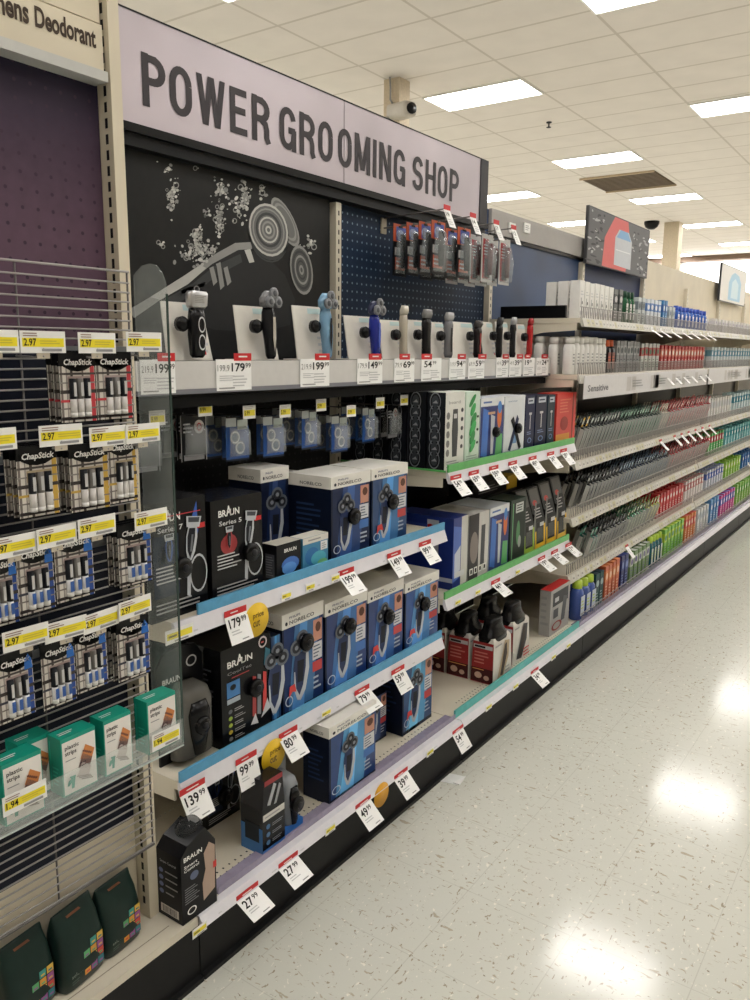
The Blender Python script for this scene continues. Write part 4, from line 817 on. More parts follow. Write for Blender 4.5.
tester(409,429,320,'straight black clipper tester with steel head','clip',(22,22,24),(120,120,120),pyh=308,hx=.05)
tester(431,449,322,'curved black and silver trimmer tester on a white card','clip',(110,110,114),(150,150,152),pyh=311,hx=.12,accent=(20,20,22))
tester(452,478,322,'large black clipper tester with a thin red line','clip',(30,24,26),(60,56,56),pyh=319,hx=.24,accent=(150,40,40))
tester(484,497,322,'narrow black trimmer tester, left of the dark pair by the red one','slim',(24,24,26),(60,60,62),pyh=316,hx=.2)
tester(499,512,322,'black and silver trimmer tester, right of the dark pair by the red one','slim',(40,40,42),(170,170,172),pyh=316,hx=.1,accent=(170,170,172))
tester(514,529,324,'slim red trimmer tester at the right end of the ledge','slim',(176,24,30),(150,20,28),pyh=317,hx=.15)
# tags slid on the ledge fascia
for (pa,pb,pr,was,lb,redx) in ((140,175,'199','219.9','nearest the rack behind the clear end panel',.5),(216,251,'179','199.9','under the black and chrome rotary shaver',.5),(300,329,'199','219.9','under the pale blue rotary shaver',.5),(357,382,'149','179.9','under the bright blue rotary shaver',.45),
   (394,414,'69','79.9','under the silver pen-shaped trimmer',.25),(421,441,'54','','under the straight black clipper',.0),(449,465,'94','119.9','under the curved black and silver trimmer',.5),(468,484,'59','69.9','under the large black clipper',.6),(496,508,'39','49.9','under the dark trimmer pair, left',.5),(509,521,'39','49.9','under the dark trimmer pair, right',.6),(523,534,'19','','under the slim red trimmer',.1),(536,548,'24','29.9','at the right end of the ledge',.4)):
    X = TX+.002; Y0 = Yof(pa,X,1.44); Y1 = Yof(pb,X,1.44); w = Y1-Y0; q = MB(); hgt = .082
    q.box(-w/2,w/2,-.0015,0,0,hgt,PAPER); q.box(-w/2+w*redx,-w/2+w*redx+w*.5,-.0025,-.0005,hgt-.004,hgt+.016,RED); F = Fr((-w/2,-.0015,0),(w,0,0),(0,0,hgt),(0,-1,0))
    if was: q.txt(F,.03,.62,.36,.82,was,K(130,128,126),2,0,2)
    q.txt(F,.42 if was else .12,.6,.80 if was else .5,.88,pr,INK,2,.02,3); q.txt(F,.82 if was else .54,.72,.98 if was else .72,.88,'99',K(90,86,86),2,.01,2)
    q.lines(F,.08,.5,.3,.5,3,LGREY,2); q.lines(F,.45,.95,.1,.5,4,LGREY,2); q.rect(F,.06,.06,.5,.1,GREY,2); q.rect(Fr((-w/2+w*redx,-.0026,hgt-.004),(w*.5,0,0),(0,0,.02),(0,-1,0)),.25,.45,.75,.65,WHITE,1)
    tag(q.build('price_tag',loc=(X,(Y0+Y1)/2,1.40),rz=PI/2),'red-topped ledge tag %s' % lb,'price tag')
# ------------------------------------------------------------------ clipper blister packs on the peg hooks
def clip_pack(kind):
    w,h = .105,.20; q = MB(); q.box(-w/2,w/2,0,.0015,-h,0,K(24,24,28,.3)); F = Fr((-w/2,0,-h),(w,0,0),(0,0,h),(0,-1,0))
    if kind == 0:
        q.rect(F,0,.66,1,1,K(196,84,44),1); q.rect(F,.2,.68,.9,.95,K(60,80,170),2); q.ell(F,.5,.8,.3,.1,K(150,170,220),3); q.rect(F,.15,.12,.85,.36,K(214,96,60),1); q.lines(F,.2,.8,.16,.32,2,WHITE,2); q.rect(F,.1,.4,.9,.55,K(190,190,190),2); q.rect(F,.35,.93,.65,.97,BLACK,4)
    else:
        q.rect(F,0,0,1,1,K(200,198,196),1); q.rect(F,.12,.08,.6,.9,K(170,40,44),2); q.rect(F,.3,.1,.75,.5,K(36,34,38),3); q.rect(F,.6,.6,.95,.8,K(210,70,60),3); q.lines(F,.2,.8,.55,.8,4,WHITE,4)
    q.build
    me = q.mesh('pack_card')
    b = MB(); b.loft([(0,-.0005,-h*.95,w*.40,.001),(0,-.013,-h*.93,w*.42,.012),(0,-.018,-h*.5,w*.4,.016),(0,-.012,-h*.2,w*.3,.01),(0,-.001,-h*.1,w*.2,.001)],BLIS,16,4)
    c = MB(); c.loft([(0,-.016,-h*.85,.010,.008),(0,-.016,-h*.6,.015,.01),(0,-.016,-h*.3,.014,.01),(0,-.016,-h*.2,.016,.008)],PLASTIC if kind == 0 else K(90,30,34,.3),12,3)
    return me, b.mesh('pack_blister'), c.mesh('pack_trimmer')
CP = [clip_pack(0), clip_pack(1)]
def peg_pack(kind, loc, label, group):
    t = thing('trimmer_pack',label,'trimmer pack',loc,PI/2+random.uniform(-.06,.06),group)
    for n,m in zip(('card','blister','trimmer'),CP[kind]): o = bpy.data.objects.new(n,m); col.objects.link(o); o.parent = t
cols = ((2.80,0,'leftmost',4),(3.01,0,'second from left',4),(3.22,1,'third from left',4),(3.39,1,'rightmost',4))
HZ = 1.985
for (Y,k,nm_,n) in cols:
    hk = MB(); hk.tube([(XB+.002,Y,HZ+.012),(XB+.012,Y,HZ+.012),(-1.665,Y,HZ+.018)],.0035,WIREP); hk.box(XB+.001,XB+.006,Y-.018,Y+.018,HZ-.01,HZ+.05,K(170,160,140)); hk.tube([(XB+.006,Y,HZ+.05),(-1.64,Y,HZ+.062),(-1.636,Y,HZ+.02)],.0025,WIREP)
    tag(hk.build('peg_hook'),'double wire peg hook, %s of the four holding trimmer packs' % nm_,'hook')
    for j in range(n):
        x = -1.67-.058*j
        peg_pack(k,(x,Y+random.uniform(-.004,.004),HZ+.019),'front trimmer pack on the %s peg hook' % nm_ if j == 0 else '%s trimmer pack hanging behind the front one on the %s hook' % ('orange-topped' if k == 0 else 'red and white',nm_), None if j == 0 else 'trimmer packs behind the front one, %s hook' % nm_)
    q = MB(); w = .05; q.box(-w/2,w/2,-.0015,0,-.018,.0,RED); B = Fr((-w/2,-.03,-.085),(w,0,0),(0,.03,.067),(0,-1,.4)); q.prism([B.p(0,0,0),B.p(1,0,0),B.p(1,1,0),B.p(0,1,0)],B.n*-.001,PAPER)
    q.txt(B,.1,.6,.6,.85,{'leftmost':'19','second from left':'14','third from left':'17','rightmost':'12'}[nm_],INK,2,.02,2); q.lines(B,.1,.8,.1,.5,3,LGREY,2)
    tag(q.build('price_tag',loc=(-1.632,Y,HZ+.075),rz=PI/2),'red-topped tag at the tip of the %s trimmer peg hook' % nm_,'price tag')
# ------------------------------------------------------------------ accessory blisters on hooks under the ledge
def acc(kind):
    w,h = .085,.125; q = MB(); F = Fr((-w/2,0,-h),(w,0,0),(0,0,h),(0,-1,0))
    if kind == 0:
        q.box(-w/2,w/2,0,.001,-h,0,K(26,28,32,.25)); q.ell(F,.72,.74,.2,.15,K(206,200,196),2); q.ring(F,.72,.74,.1,.09,.35,K(180,50,50),3); q.rect(F,.1,.02,.9,.14,K(150,150,154),2); q.lines(F,.1,.5,.6,.85,3,LGREY,2); q.rect(F,.0,0,.02,1,LGREY,2); q.rect(F,.98,0,1,1,LGREY,2)
    else:
        q.box(-w/2,w/2,0,.001,-h,0,K(30,40,60,.3)); q.rect(F,0,.05,1,.8,K(30,84,160),1); q.rect(F,0,.8,.45,1,K(190,196,196),2); q.rect(F,.5,.72,.95,.95,K(190,200,196),2)
        for a,b in ((.38,.55),(.6,.3)): q.ell(F,a,b,.22,.16,K(176,184,190),3); q.ell(F,a,b,.12,.09,K(70,110,150),4); q.ring(F,a,b,.2,.14,.2,K(220,224,228),5)
    b = MB(); b.loft([(0,-.0005,-h*.9,w*.40,.001),(0,-.014,-h*.86,w*.42,.012),(0,-.014,-h*.3,w*.4,.012),(0,-.001,-h*.2,w*.35,.001)],BLIS,14,4)
    return q.mesh('card'), b.mesh('blister')
AC = [acc(0), acc(1)]
hooks = [(157,418,0,3,'farthest left behind the clear panel'),(205,409,0,3,'second from the left'),(249,412,1,3,'third from the left'),(285,411,1,2,'fourth from the left'),(321,405,1,4,'fifth from the left'),(351,411,1,3,'sixth from the left'),(380,403,1,3,'seventh from the left'),(404,400,0,2,'last on the right')]
for (px,py,k,n,nm_) in hooks:
    X = -1.60; p = hit(px,py,0,X); w = .05
    t = thing('label_hook','yellow label on the accessory hook under the ledge, %s' % nm_,'price label',(X,p.y,p.z))
    t.rotation_euler = (0,0,PI/2); t.scale = (1,1,1)
    q = MB(); q.box(-w/2,w/2,-.0015,0,-.019,.019,WHITE); F = Fr((-w/2,-.0015,-.019),(w,0,0),(0,0,.038),(0,-1,0)); q.rect(F,.06,.22,.94,.66,YEL,1); q.txt(F,.1,.28,.5,.6,'5.99' if k else '9.99',K(70,66,30),2,.01,2); q.lines(F,.1,.9,.7,.95,2,LGREY,2); q.build('label_plate',t)
    q = MB(); q.tube([(0,0,-.012),(0,.02,-.02),(0,.298,-.024)],.0025,WIREP); q.build('wire_hook',t)
    for j in range(n):
        a = thing('accessory_pack',('clear and dark replacement head pack on the hook %s' if k == 0 else 'blue and silver replacement blade pack on the hook %s') % nm_,'accessory pack',(X-.05-.045*j,p.y+.01*((j % 2)*2-1)+.012,p.z-.019),PI/2+random.uniform(-.1,.1),'accessory packs on the hook %s' % nm_)
        for n_,m in zip(('card','blister'),AC[k]): o = bpy.data.objects.new(n_,m); col.objects.link(o); o.parent = a
# ------------------------------------------------------------------ green shelves: clippers and trimmers
XG = -1.45
def plainbox(base, art=None, r=.35):
    def f(t,w,d,h):
        q = MB(); q.box(-w/2,w/2,-d/2,d/2,0,h,K(*base,r)); F,S,T = faces(w,d,h)
        if art: art(q,F,S,T,w/h)
        q.build('carton',t)
    return f
def a_circ(q,F,S,T,asp):
    q.rect(F,.02,0,.05,1,K(50,50,56),1)
    for i in range(6): q.ring(F,.45,.88-.15*i,.30,.30*asp,.14,K(120,124,130),2); q.ell(F,.45,.88-.15*i,.2,.2*asp,K(60,64,70),3,10); q.pol(F,[(.3,.86-.15*i),(.5,.9-.15*i),(.6,.86-.15*i)],K(150,152,156),4)
def a_white(q,F,S,T,asp):
    q.pol(F,[(.38,.16),(.62,.16),(.66,.5),(.62,.78),(.38,.78),(.34,.5)],K(70,72,74),2); q.rect(F,.42,.66,.58,.72,LGREY,3); q.txt(F,.15,.85,.75,.89,'beard',GREY,2,0,2)
    for i in range(5): q.ell(F,.14,.7-.12*i,.09,.05,K(120,120,118),2,8); q.ell(F,.86,.76-.12*i,.07,.03,K(70,70,72),2,8)
    q.lines(F,.1,.9,.02,.12,3,GREY,2)
def a_green(q,F,S,T,asp):
    for i,(a,b,ra,rb) in enumerate(((.45,.88,.25,.05),(.5,.76,.2,.07),(.55,.62,.22,.08),(.5,.5,.25,.08),(.48,.38,.2,.08),(.5,.26,.22,.06))): q.ell(F,a,b,ra,rb,K(60,170,90) if i % 2 else K(40,140,70),2+i,12,.3)
    for i in range(3): q.ell(F,.8,.3+.18*i,.08,.02,K(40,60,50),9,8)
    q.lines(F,.1,.9,.04,.14,3,K(150,170,156),2)
def a_multi(q,F,S,T,asp):
    q.rect(F,0,.88,1,1,K(222,224,226),1); q.lines(F,.1,.6,.9,.97,1,K(80,110,170),2); q.rect(F,0,0,1,.87,K(28,44,110),1); q.pol(F,[(.05,.1),(.3,.05),(.35,.8),(.1,.85)],K(60,110,190),2); q.ell(F,.8,.72,.1,.22,K(210,110,50),3); q.ell(F,.8,.84,.09,.1,K(70,130,200),4); q.pol(F,[(.65,.05),(.95,.05),(.95,.4),(.7,.42)],K(90,170,100),3); q.pol(F,[(.45,.1),(.55,.1),(.6,.7),(.42,.74)],K(190,194,200),4); q.rect(F,.3,.74,.6,.78,K(200,160,130),4)
def a_cross(q,F,S,T,asp):
    q.txt(F,.15,.9,.6,.93,'trimmer',K(70,110,160),2,0,2); q.pol(F,[(.2,.1),(.32,.08),(.7,.6),(.6,.68)],K(30,44,80),3); q.pol(F,[(.85,.12),(.75,.08),(.3,.6),(.42,.66)],K(24,26,34),4); q.rect(F,0,0,1,.08,K(60,90,150),2); q.pol(F,[(.4,.2),(.6,.2),(.66,.34),(.4,.36)],K(110,150,200),2)
def a_navy(q,F,S,T,asp):
    q.rect(F,.2,.86,.85,.96,K(190,196,206),2); q.lines(F,.25,.8,.88,.94,1,NAVY,3)
    q.rect(F,.47,.4,.54,.7,LGREY,2); q.rect(F,.36,.66,.65,.7,LGREY,2); q.ring(F,.5,.2,.22,.05,.3,K(110,140,190),2); q.lines(F,.2,.8,.3,.37,2,K(120,140,180),2)
def a_red(q,F,S,T,asp):
    q.lines(F,.15,.75,.6,.9,5,K(224,120,100),2); q.ell(F,.4,.4,.2,.14,K(150,30,30),2); q.rect(F,0,.02,.7,.2,K(220,150,60),2); q.rect(F,.8,0,.86,1,K(120,26,26),2)
pk = lambda *a,**k: carton('trimmer_box',*a,**k)
def a_side(q,F,S,T,asp): a_white(q,F,S,T,asp); q.rect(S,0,0,1,1,K(22,24,30),1); a_circ(q,S,F,T,.4)
def a_dark(q,F,S,T,asp): a_circ(q,S,F,T,.4)
YW = (Yof(444,XG,SA),Yof(463,XG,SA)); HW = Zof(393,XG,YW[0])-SA
carton('trimmer_box','white trimmer box with a dark grey clipper picture and black side','trimmer box',0,0,XG,SA,0,.078,plainbox((222,222,216),a_side),h=HW,Yr=YW)
for i_,lb in enumerate(('directly','second','third','last')): carton('trimmer_box','black box with a column of round icons, %s behind the white trimmer box' % lb,'trimmer box',0,0,XG-.084*(i_+1),SA,0,.078,plainbox((18,20,26),a_dark),h=HW,Yr=YW)
pk('white trimmer box with green blade pictures','trimmer box',464,478,XG,SA,392,.12,plainbox((204,222,208),a_green))
def with_puck(f, fx=.1, fz=.45, r=.022):
    def g(t,w,d,h): f(t,w,d,h); puck(t,w*fx,h*fz,-d/2,r)
    return g
pk('blue and white trimmer box with orange and green tools','trimmer box',479,502,XG,SA,398,.11,with_puck(plainbox((200,206,216),a_multi)))
pk('white trimmer box with crossed dark trimmers and black puck','trimmer box',503,523,XG,SA,396,.11,with_puck(plainbox((216,220,224),a_cross)))
pk('dark navy razor box, left of three on the upper green shelf','trimmer box',524,533,XG,SA,396,.1,plainbox((18,28,66),a_navy))
pk('dark navy razor box, middle of three on the upper green shelf','trimmer box',534,545,XG,SA,395,.1,plainbox((16,24,56),a_navy))
pk('dark navy and green razor box beside the red box','trimmer box',546,553,XG,SA,395,.1,plainbox((24,44,60),a_navy))
pk('bright red trimmer box at the right end of the upper green shelf','trimmer box',555,574,XG,SA,393,.1,plainbox((206,54,48),a_red))
# lower green shelf
def a_blue(q,F,S,T,asp):
    q.rect(F,.55,0,1,1,K(206,204,198),1); q.pol(F,[(0,.1),(.5,.15),(.55,.85),(0,.9)],K(80,110,190),1); q.pol(F,[(.1,.2),(.5,.25),(.5,.6),(.1,.5)],K(200,206,220),2); q.rect(F,.1,.16,.8,.24,K(210,210,214),3); q.rect(S,0,.1,1,.16,K(190,196,214),1); q.lines(S,.1,.9,.6,.9,4,K(50,70,150),1); q.rect(S,.55,.4,.75,.95,K(180,184,200),1); q.ell(S,.6,.86,.05,.03,RED,2,8)
def a_wclip(q,F,S,T,asp):
    q.rect(F,0,0,.5,1,K(60,58,60),1); q.ell(F,.28,.5,.2,.24,K(130,120,116),2); q.pol(F,[(.6,.2),(.8,.2),(.82,.8),(.62,.8)],K(80,82,86),2)
    for i in range(4): q.rect(F,.08+.22*i,.1,.24+.22*i,.2,WHITE,3); q.rect(F,.12+.22*i,.12,.2+.22*i,.18,DARK,4)
    q.lines(S,.1,.9,.2,.9,6,K(120,116,112),1)
def a_green2(q,F,S,T,asp):
    q.rect(F,.06,.05,.94,.95,K(28,40,34),1); q.rect(F,.3,.78,.8,.94,K(190,194,190),2); q.lines(F,.35,.75,.8,.92,3,DARK,3); q.ell(F,.5,.45,.12,.2,K(70,130,80),2); q.ell(F,.6,.3,.1,.1,K(150,156,150),3); q.rect(F,.1,.05,.16,.95,K(100,160,110),2)
carton('clipper_box','royal blue and white clipper box, leftmost on the lower green shelf','clipper box',452,466,XG,SB,517,.26,plainbox((26,48,128),a_blue))
carton('clipper_box','white and black clipper box with a row of comb pictures','clipper box',467,487,XG,SB,513,.2,plainbox((204,202,198),a_wclip))
carton('clipper_box','blue and white clipper box with orange and green tools on the lower green shelf','clipper box',488,507,XG,SB,506,.2,plainbox((196,202,210),a_multi))
carton('clipper_box','dark green clipper box on the lower green shelf','clipper box',509,524,XG,SB,499,.12,plainbox((40,56,48),a_green2))
def claw(yel):
    def f(t,w,d,h):
        q = MB(); B = K(44,46,48,.3); Yc = K(*yel); y1 = -d/2+.055
        q.prism([(-w/2,-d/2,0),(-w/2,d/2,0),(-w/2,d/2,h*.9),(-w/2,y1+.02,h),(-w/2,y1,h),(-w/2,-d/2+.006,h*.45)],(w,0,0),B); q.build('carton',t)
        q = MB(); F = Fr((-w/2,-d/2,0),(w,0,0),(0,.006,h*.45),(0,-1,.05)); G = Fr((-w/2,-d/2+.006,h*.45),(w,0,0),(0,y1+d/2-.006,h*.55),(0,-1,.3)); S = Fr((-w/2,d/2,0),(0,-d,0),(0,0,h),(-1,0,0))
        q.rect(F,0,0,1,.22,Yc,1); q.rect(F,.84,0,1,.9,Yc,1); q.rect(F,0,0,.12,.7,Yc,1); q.pol(F,[(.14,.24),(.8,.24),(.8,1),(.14,1)],K(18,18,20),2)
        for i in range(5): q.pol(F,[(.2+.12*i,.3),(.24+.12*i,.3),(.28+.1*i,.8),(.24+.1*i,.8)],K(120,122,122),3)
        q.rect(F,.45,.84,.85,.98,LGREY,3); q.rect(G,.04,.02,.96,.98,K(40,42,42),1); q.pol(G,[(.1,.5),(.9,.5),(.9,.96),(.1,.96)],K(92,92,90),2); q.ell(G,.4,.56,.2,.08,K(180,60,50),3); q.lines(G,.2,.8,.1,.42,4,K(170,170,170),2)
        q.rect(S,.4,0,1,.1,Yc,1); q.rect(S,.45,.14,.95,.6,K(22,22,24),1); q.lines(S,.5,.9,.2,.55,5,K(110,112,112),2); q.rect(S,.93,0,.98,.8,K(170,170,170),3); q.build('front_print',t)
    return f
carton('clipper_pack','black and lime clipper kit blister on the lower green shelf','clipper pack',524,534,XG,SB,492,.14,claw((150,180,60)))
carton('clipper_pack','black and yellow clipper kit blister, left one of three','clipper pack',535,545,XG,SB,489,.14,claw((236,190,50)))
carton('clipper_pack','black and yellow clipper kit blister, middle one of three','clipper pack',546,556,XG,SB,484,.14,claw((236,190,50)))
carton('clipper_pack','black and yellow clipper kit blister at the right end of the lower green shelf','clipper pack',557,566,XG,SB,478,.14,claw((236,190,50)))
q = MB(); q.box(-.22,.22,-.06,.06,0,.06,K(28,26,28,.3)); q.box(.12,.225,-.065,.065,-.001,.062,K(232,190,50)); F = Fr((-.22,-.0655,0),(.44,0,0),(0,0,.06),(0,-1,0)); q.lines(F,.1,.7,.2,.8,3,GREY,1)
tag(q.build('clipper_box',loc=(-1.70,3.32,SB+.262),rz=PI/2),'long black and yellow carton lying across the top of the clipper kits','clipper box')
q = MB(); q.box(-.2,.2,-.08,.08,0,.26,K(40,38,38)); tag(q.build('clipper_box',loc=(-1.70,3.32,SB+.001),rz=PI/2),'dark upright carton under the lying black and yellow carton','clipper box')
# wahl style trimmers on the deck
def flask(w,d,h,red):
    def f(t,w_,d_,h_):
        q = MB(); W_ = K(206,202,194,.35)
        q.loft([(0,0,0,w*.48,d*.48),(0,0,.004,w*.5,d*.5),(0,0,h*.66,w*.46,d*.44),(0,0,h*.72,w*.40,d*.36)],W_,4,40,smooth=False)
        F = Fr((-w/2,-d*.5,0),(w,0,0),(0,d*.055,h*.66),(0,-1,0.1)); S = Fr((-w*.5,d*.5,.0),(0,-d,0),(w*.04,0,h*.66),(-1,0,0.1)); Rm = K(150,34,38,.35)
        q.pol(F,[(.2,.1),(.5,.06),(.8,.5),(.85,.9),(.6,.95),(.45,.6)],K(170,150,120) if red else K(70,70,74),2); q.pol(F,[(.35,.14),(.48,.12),(.72,.6),(.7,.88),(.6,.85)],K(60,50,44),3); q.lines(F,.1,.5,.86,.96,1,GREY,2); q.lines(F,.6,.95,.05,.3,3,RED if not red else GREY,2)
        q.pol(S,[(.03,.0),(.97,.0),(.93,1),(.07,1)],Rm,1); q.rect(S,.1,.84,.9,.93,LGREY,2); q.rect(S,.15,.86,.6,.91,DARK,3); q.lines(S,.15,.8,.45,.78,4,K(206,120,110),2); q.rect(S,.04,.02,.96,.36,K(70,26,28),2); q.ell(S,.35,.18,.16,.08,K(206,170,150),3,10); q.ell(S,.7,.14,.12,.06,K(206,170,150),3,10); q.lines(S,.1,.9,.3,.35,1,K(230,160,90),3); q.build('carton',t)
        q = MB(); q.loft([(0,0,h*.66,w*.47,d*.45),(0,0,h*.74,w*.43,d*.4),(0,0,h*.82,w*.33,d*.31),(0,0,h*.9,w*.29,d*.28),(0,-.002,h*.98,w*.27,d*.26),(0,-.002,h,w*.2,d*.2)],PLASTIC,20,3); q.build('cap',t)
    return f
for (X,Yr,red,lb) in ((-1.358,(2.80,2.975),1,'front red-sided trimmer pack with black cap standing at the teal strip'),(-1.472,(2.80,2.97),1,'second red-sided trimmer pack, directly behind the front one'),(-1.586,(2.80,2.97),1,'third red-sided trimmer pack, rearmost of the red-sided file'),
     (-1.385,(3.04,3.215),0,'white-fronted trimmer pack with black cap right of the red-sided file'),(-1.50,(3.04,3.21),0,'white-fronted trimmer pack behind the other white-fronted one')):
    carton('trimmer_pack',lb,'trimmer pack',0,0,X,DECK,0,.108,flask(Yr[1]-Yr[0],.108,.262,red),h=.262,Yr=Yr)
def a_redtop(q,F,S,T,asp):
    q.rect(T,0,0,1,1,K(200,44,44),1); q.rect(F,.1,.62,.9,.92,K(60,62,66),2); q.pol(F,[(.55,.2),(.75,.2),(.85,.7),(.65,.75)],K(90,92,96),3); q.ring(F,.35,.16,.26,.1,.3,K(150,50,50),3); q.rect(F,.15,.35,.4,.55,K(80,80,84),3); q.rect(F,.2,.7,.4,.8,LGREY,4); q.lines(S,.1,.9,.2,.9,5,GREY,1)
carton('trimmer_box','grey box with a red top at the right end of the teal-edged deck','trimmer box',549,568,-1.40,DECK,586,.055,plainbox((168,166,164),a_redtop))
# ------------------------------------------------------------------ oral care bays
def brush_pack(ca, cb, cc):
    w,d,h = .044,.018,.205; q = MB(); q.box(-w/2,w/2,0,.002,0,h,K(*ca)); F = Fr((-w/2,0,0),(w,0,0),(0,0,h),(0,-1,0)); q.rect(F,0,.76,1,1,K(*cb),1); q.rect(F,.1,.82,.9,.93,K(*cc),2); q.rect(F,0,0,1,.14,K(*cb),1); q.rect(F,0,.14,.07,1,K(200,204,204),2); q.lines(F,.2,.8,.3,.5,3,K(*cc),2)
    mx = tuple(int(a*.8+b*.12) for a,b in zip(ca,cc))
    q.loft([(0,-.001,.03,.014,.001),(0,-.010,.032,.015,.009),(0,-.012,.1,.013,.010),(0,-.010,.15,.012,.009),(0,-.001,.155,.010,.001)],K(*mx,.15),10,3)
    q.box(-.003,.003,-.0245,-.0225,.04,.14,K(*cc)); q.box(-.022,-.0200,-.022,0,.0,h*.72,K(196,196,192,.25)); return q.mesh('toothbrush_pack')
def tube_box(ca, cb, cc, w=.052, d=.04, h=.17):
    q = MB(); q.box(-w/2,w/2,-d/2,d/2,0,h,K(*ca)); F,S,T = faces(w,d,h); q.rect(F,0,.55,1,.85,K(*cb),1); q.ell(F,.5,.7,.36,.1,K(*cc),2,12); q.lines(F,.15,.85,.1,.45,4,K(*cc),1); q.rect(S,0,.55,1,.85,K(*cb),1); q.rect(T,0,0,1,1,K(*cb),1); return q.mesh('paste_box')
def bottle(cb, cc, lb_, r=.028, h=.17):
    q = MB(); q.loft([(0,0,0,r*.9,r*.7),(0,0,.004,r,r*.78),(0,0,h*.7,r,r*.78),(0,0,h*.8,r*.6,r*.55)],K(*cb,.2),16,2.6); q.loft([(0,0,h*.8,r*.62,r*.58),(0,0,h*.82,r*.66,r*.62),(0,0,h,r*.6,r*.56)],K(*cc,.3),14); F = Fr((-r*.7,-r*.80,h*.12),(r*1.4,0,0),(0,0,h*.5),(0,-1,0)); q.rect(F,0,0,1,1,K(*lb_),1); q.lines(F,.1,.9,.3,.8,3,K(*cc),2); return q.mesh('bottle')
def whitebox():
    w,d,h = .06,.05,.185; q = MB(); q.box(-w/2,w/2,-d/2,d/2,0,h,K(232,230,226)); F,S,T = faces(w,d,h); q.rect(F,.3,.3,.44,.55,GREY,1); q.ell(F,.6,.42,.1,.05,DARK,1,8); q.lines(F,.2,.8,.6,.75,2,LGREY,1); q.rect(F,.2,.1,.8,.2,LGREY,1); return q.mesh('rinse_box')
def whitebottle():
    q = MB(); q.loft([(0,0,0,.026,.024),(0,0,.005,.029,.026),(0,0,.15,.029,.026),(0,0,.168,.024,.022),(0,0,.172,.02,.02)],K(232,230,226,.3),18,3); q.loft([(0,0,.172,.026,.024),(0,0,.205,.026,.024),(0,0,.208,.022,.02)],K(222,220,216,.4),18); F = Fr((-.02,-.0267,.04),(.04,0,0),(0,0,.09),(0,-1,0)); q.lines(F,.1,.9,.1,.9,4,GREY,1); return q.mesh('rinse_bottle')
mesh_cache = {}
def gm(k, f, *a):
    kk = (k,)+a
    if kk not in mesh_cache: mesh_cache[kk] = f(*a)
    return mesh_cache[kk]
SHADE = {}
def row(mesh, name, cat, label, group, p0, p1, z, X=-1.455, pitch=.055, deep=2, dp=.06, lean=0, sc=1, zo=0, jit=.003, hs=1):
    Ya = Yof(p0,X,z) if p0 < 760 else p0; Yb = Yof(p1,X,z); n = max(1,int((Yb-Ya)/pitch+.5)); st = (Yb-Ya)/n
    tot = n*deep
    for j in range(deep):
        for i in range(n):
            o = bpy.data.objects.new(name,mesh); col.objects.link(o)
            o.location = (X-.03-dp*j,Ya+st*(i+.5)+random.uniform(-jit,jit),z+.001+zo+(.008 if lean else 0)); o.rotation_euler = (0,0,PI/2+random.uniform(-.03,.03))
            if lean: o.rotation_euler = (lean+random.uniform(-.02,.02),0,PI/2+.1+random.uniform(-.04,.04))
            o.scale = (sc*st/pitch*.98 if sc else 1,1,hs*random.uniform(.98,1.02)); tag(o,label,cat,group if tot > 1 else None)
zA,zB_,zC,zD,zE = RZ
TB = lambda *c: gm('tb',brush_pack,*c); PB = lambda *c: gm('pb',tube_box,*c); BO = lambda *c: gm('bo',bottle,*c)
WB = whitebox(); WBo = whitebottle()
# black tray left of the top shelf
q = MB(); q.box(-1.84,-1.50,M2+.012,M2+.03,zA+.001,zA+.06,BLACK); q.box(-1.84,-1.50,M2+.03,M2+.034,zA+.001,zA+.006,BLACK); tag(q.build('shelf_tray'),'black tray side at the left end of the top oral care shelf','tray')
row(WB,'rinse_box','box','white upright box with grey print at the left of the top oral shelf','white boxes on the top shelf',579,613,zA,pitch=.072,deep=3,hs=.95)
row(PB((96,100,98),(60,64,66),(190,190,190)),'paste_box','box','dark grey box on the top oral care shelf beside the white boxes','dark grey boxes on the top shelf',614,624,zA,pitch=.075)
row(BO((40,90,60),(24,60,40),(200,206,200)),'bottle','bottle','small dark green bottle on the top oral care shelf','green bottles on the top shelf',626,636,zA,pitch=.07)
row(PB((190,196,196),(120,130,136),(80,90,96)),'paste_box','box','pale grey box on the top shelf right of the green bottles','pale grey boxes on the top shelf',638,646,zA,pitch=.07,hs=.9)
row(PB((206,212,220),(90,130,190),(230,232,236)),'paste_box','box','white and blue box in the middle of the top oral care shelf','white and blue boxes on the top shelf',647,662,zA,pitch=.07,hs=.9)
row(PB((40,120,180),(30,90,160),(200,220,230)),'paste_box','box','solid teal blue box on the top oral care shelf','teal blue boxes on the top shelf',663,668,zA,pitch=.07,hs=.95)
row(PB((200,204,206),(170,180,186),(120,130,150)),'paste_box','box','white pale-banded box on the top shelf before the blue bottles','pale-banded boxes on the top shelf',669,676,zA,pitch=.08,hs=.75)
row(BO((40,90,180),(30,70,170),(210,216,226)),'bottle','bottle','bright blue bottle with white label on the top oral care shelf','blue bottles on the top shelf',677,708,zA,pitch=.09,hs=.85)
row(PB((216,214,210),(206,204,206),(160,150,170)),'paste_box','box','small white box on the farther top shelf','small white boxes on the farther top shelf',715,752,zA,pitch=.12,hs=.6)
row(WBo,'rinse_bottle','bottle','white capped bottle at the left end of the second oral care shelf','white bottles on the second shelf',571,607,zB_,pitch=.066,deep=4,dp=.075,hs=.86)
row(BO((40,36,40),(206,90,40),(120,60,50)),'bottle','bottle','black bottle with orange cap on the second oral care shelf','black and orange bottles on the second shelf',608,616,zB_,pitch=.06)
row(PB((120,122,124),(150,152,154),(70,74,78)),'paste_box','box','grey box on the second oral care shelf','grey boxes on the second shelf',617,640,zB_,pitch=.06,hs=1.0)
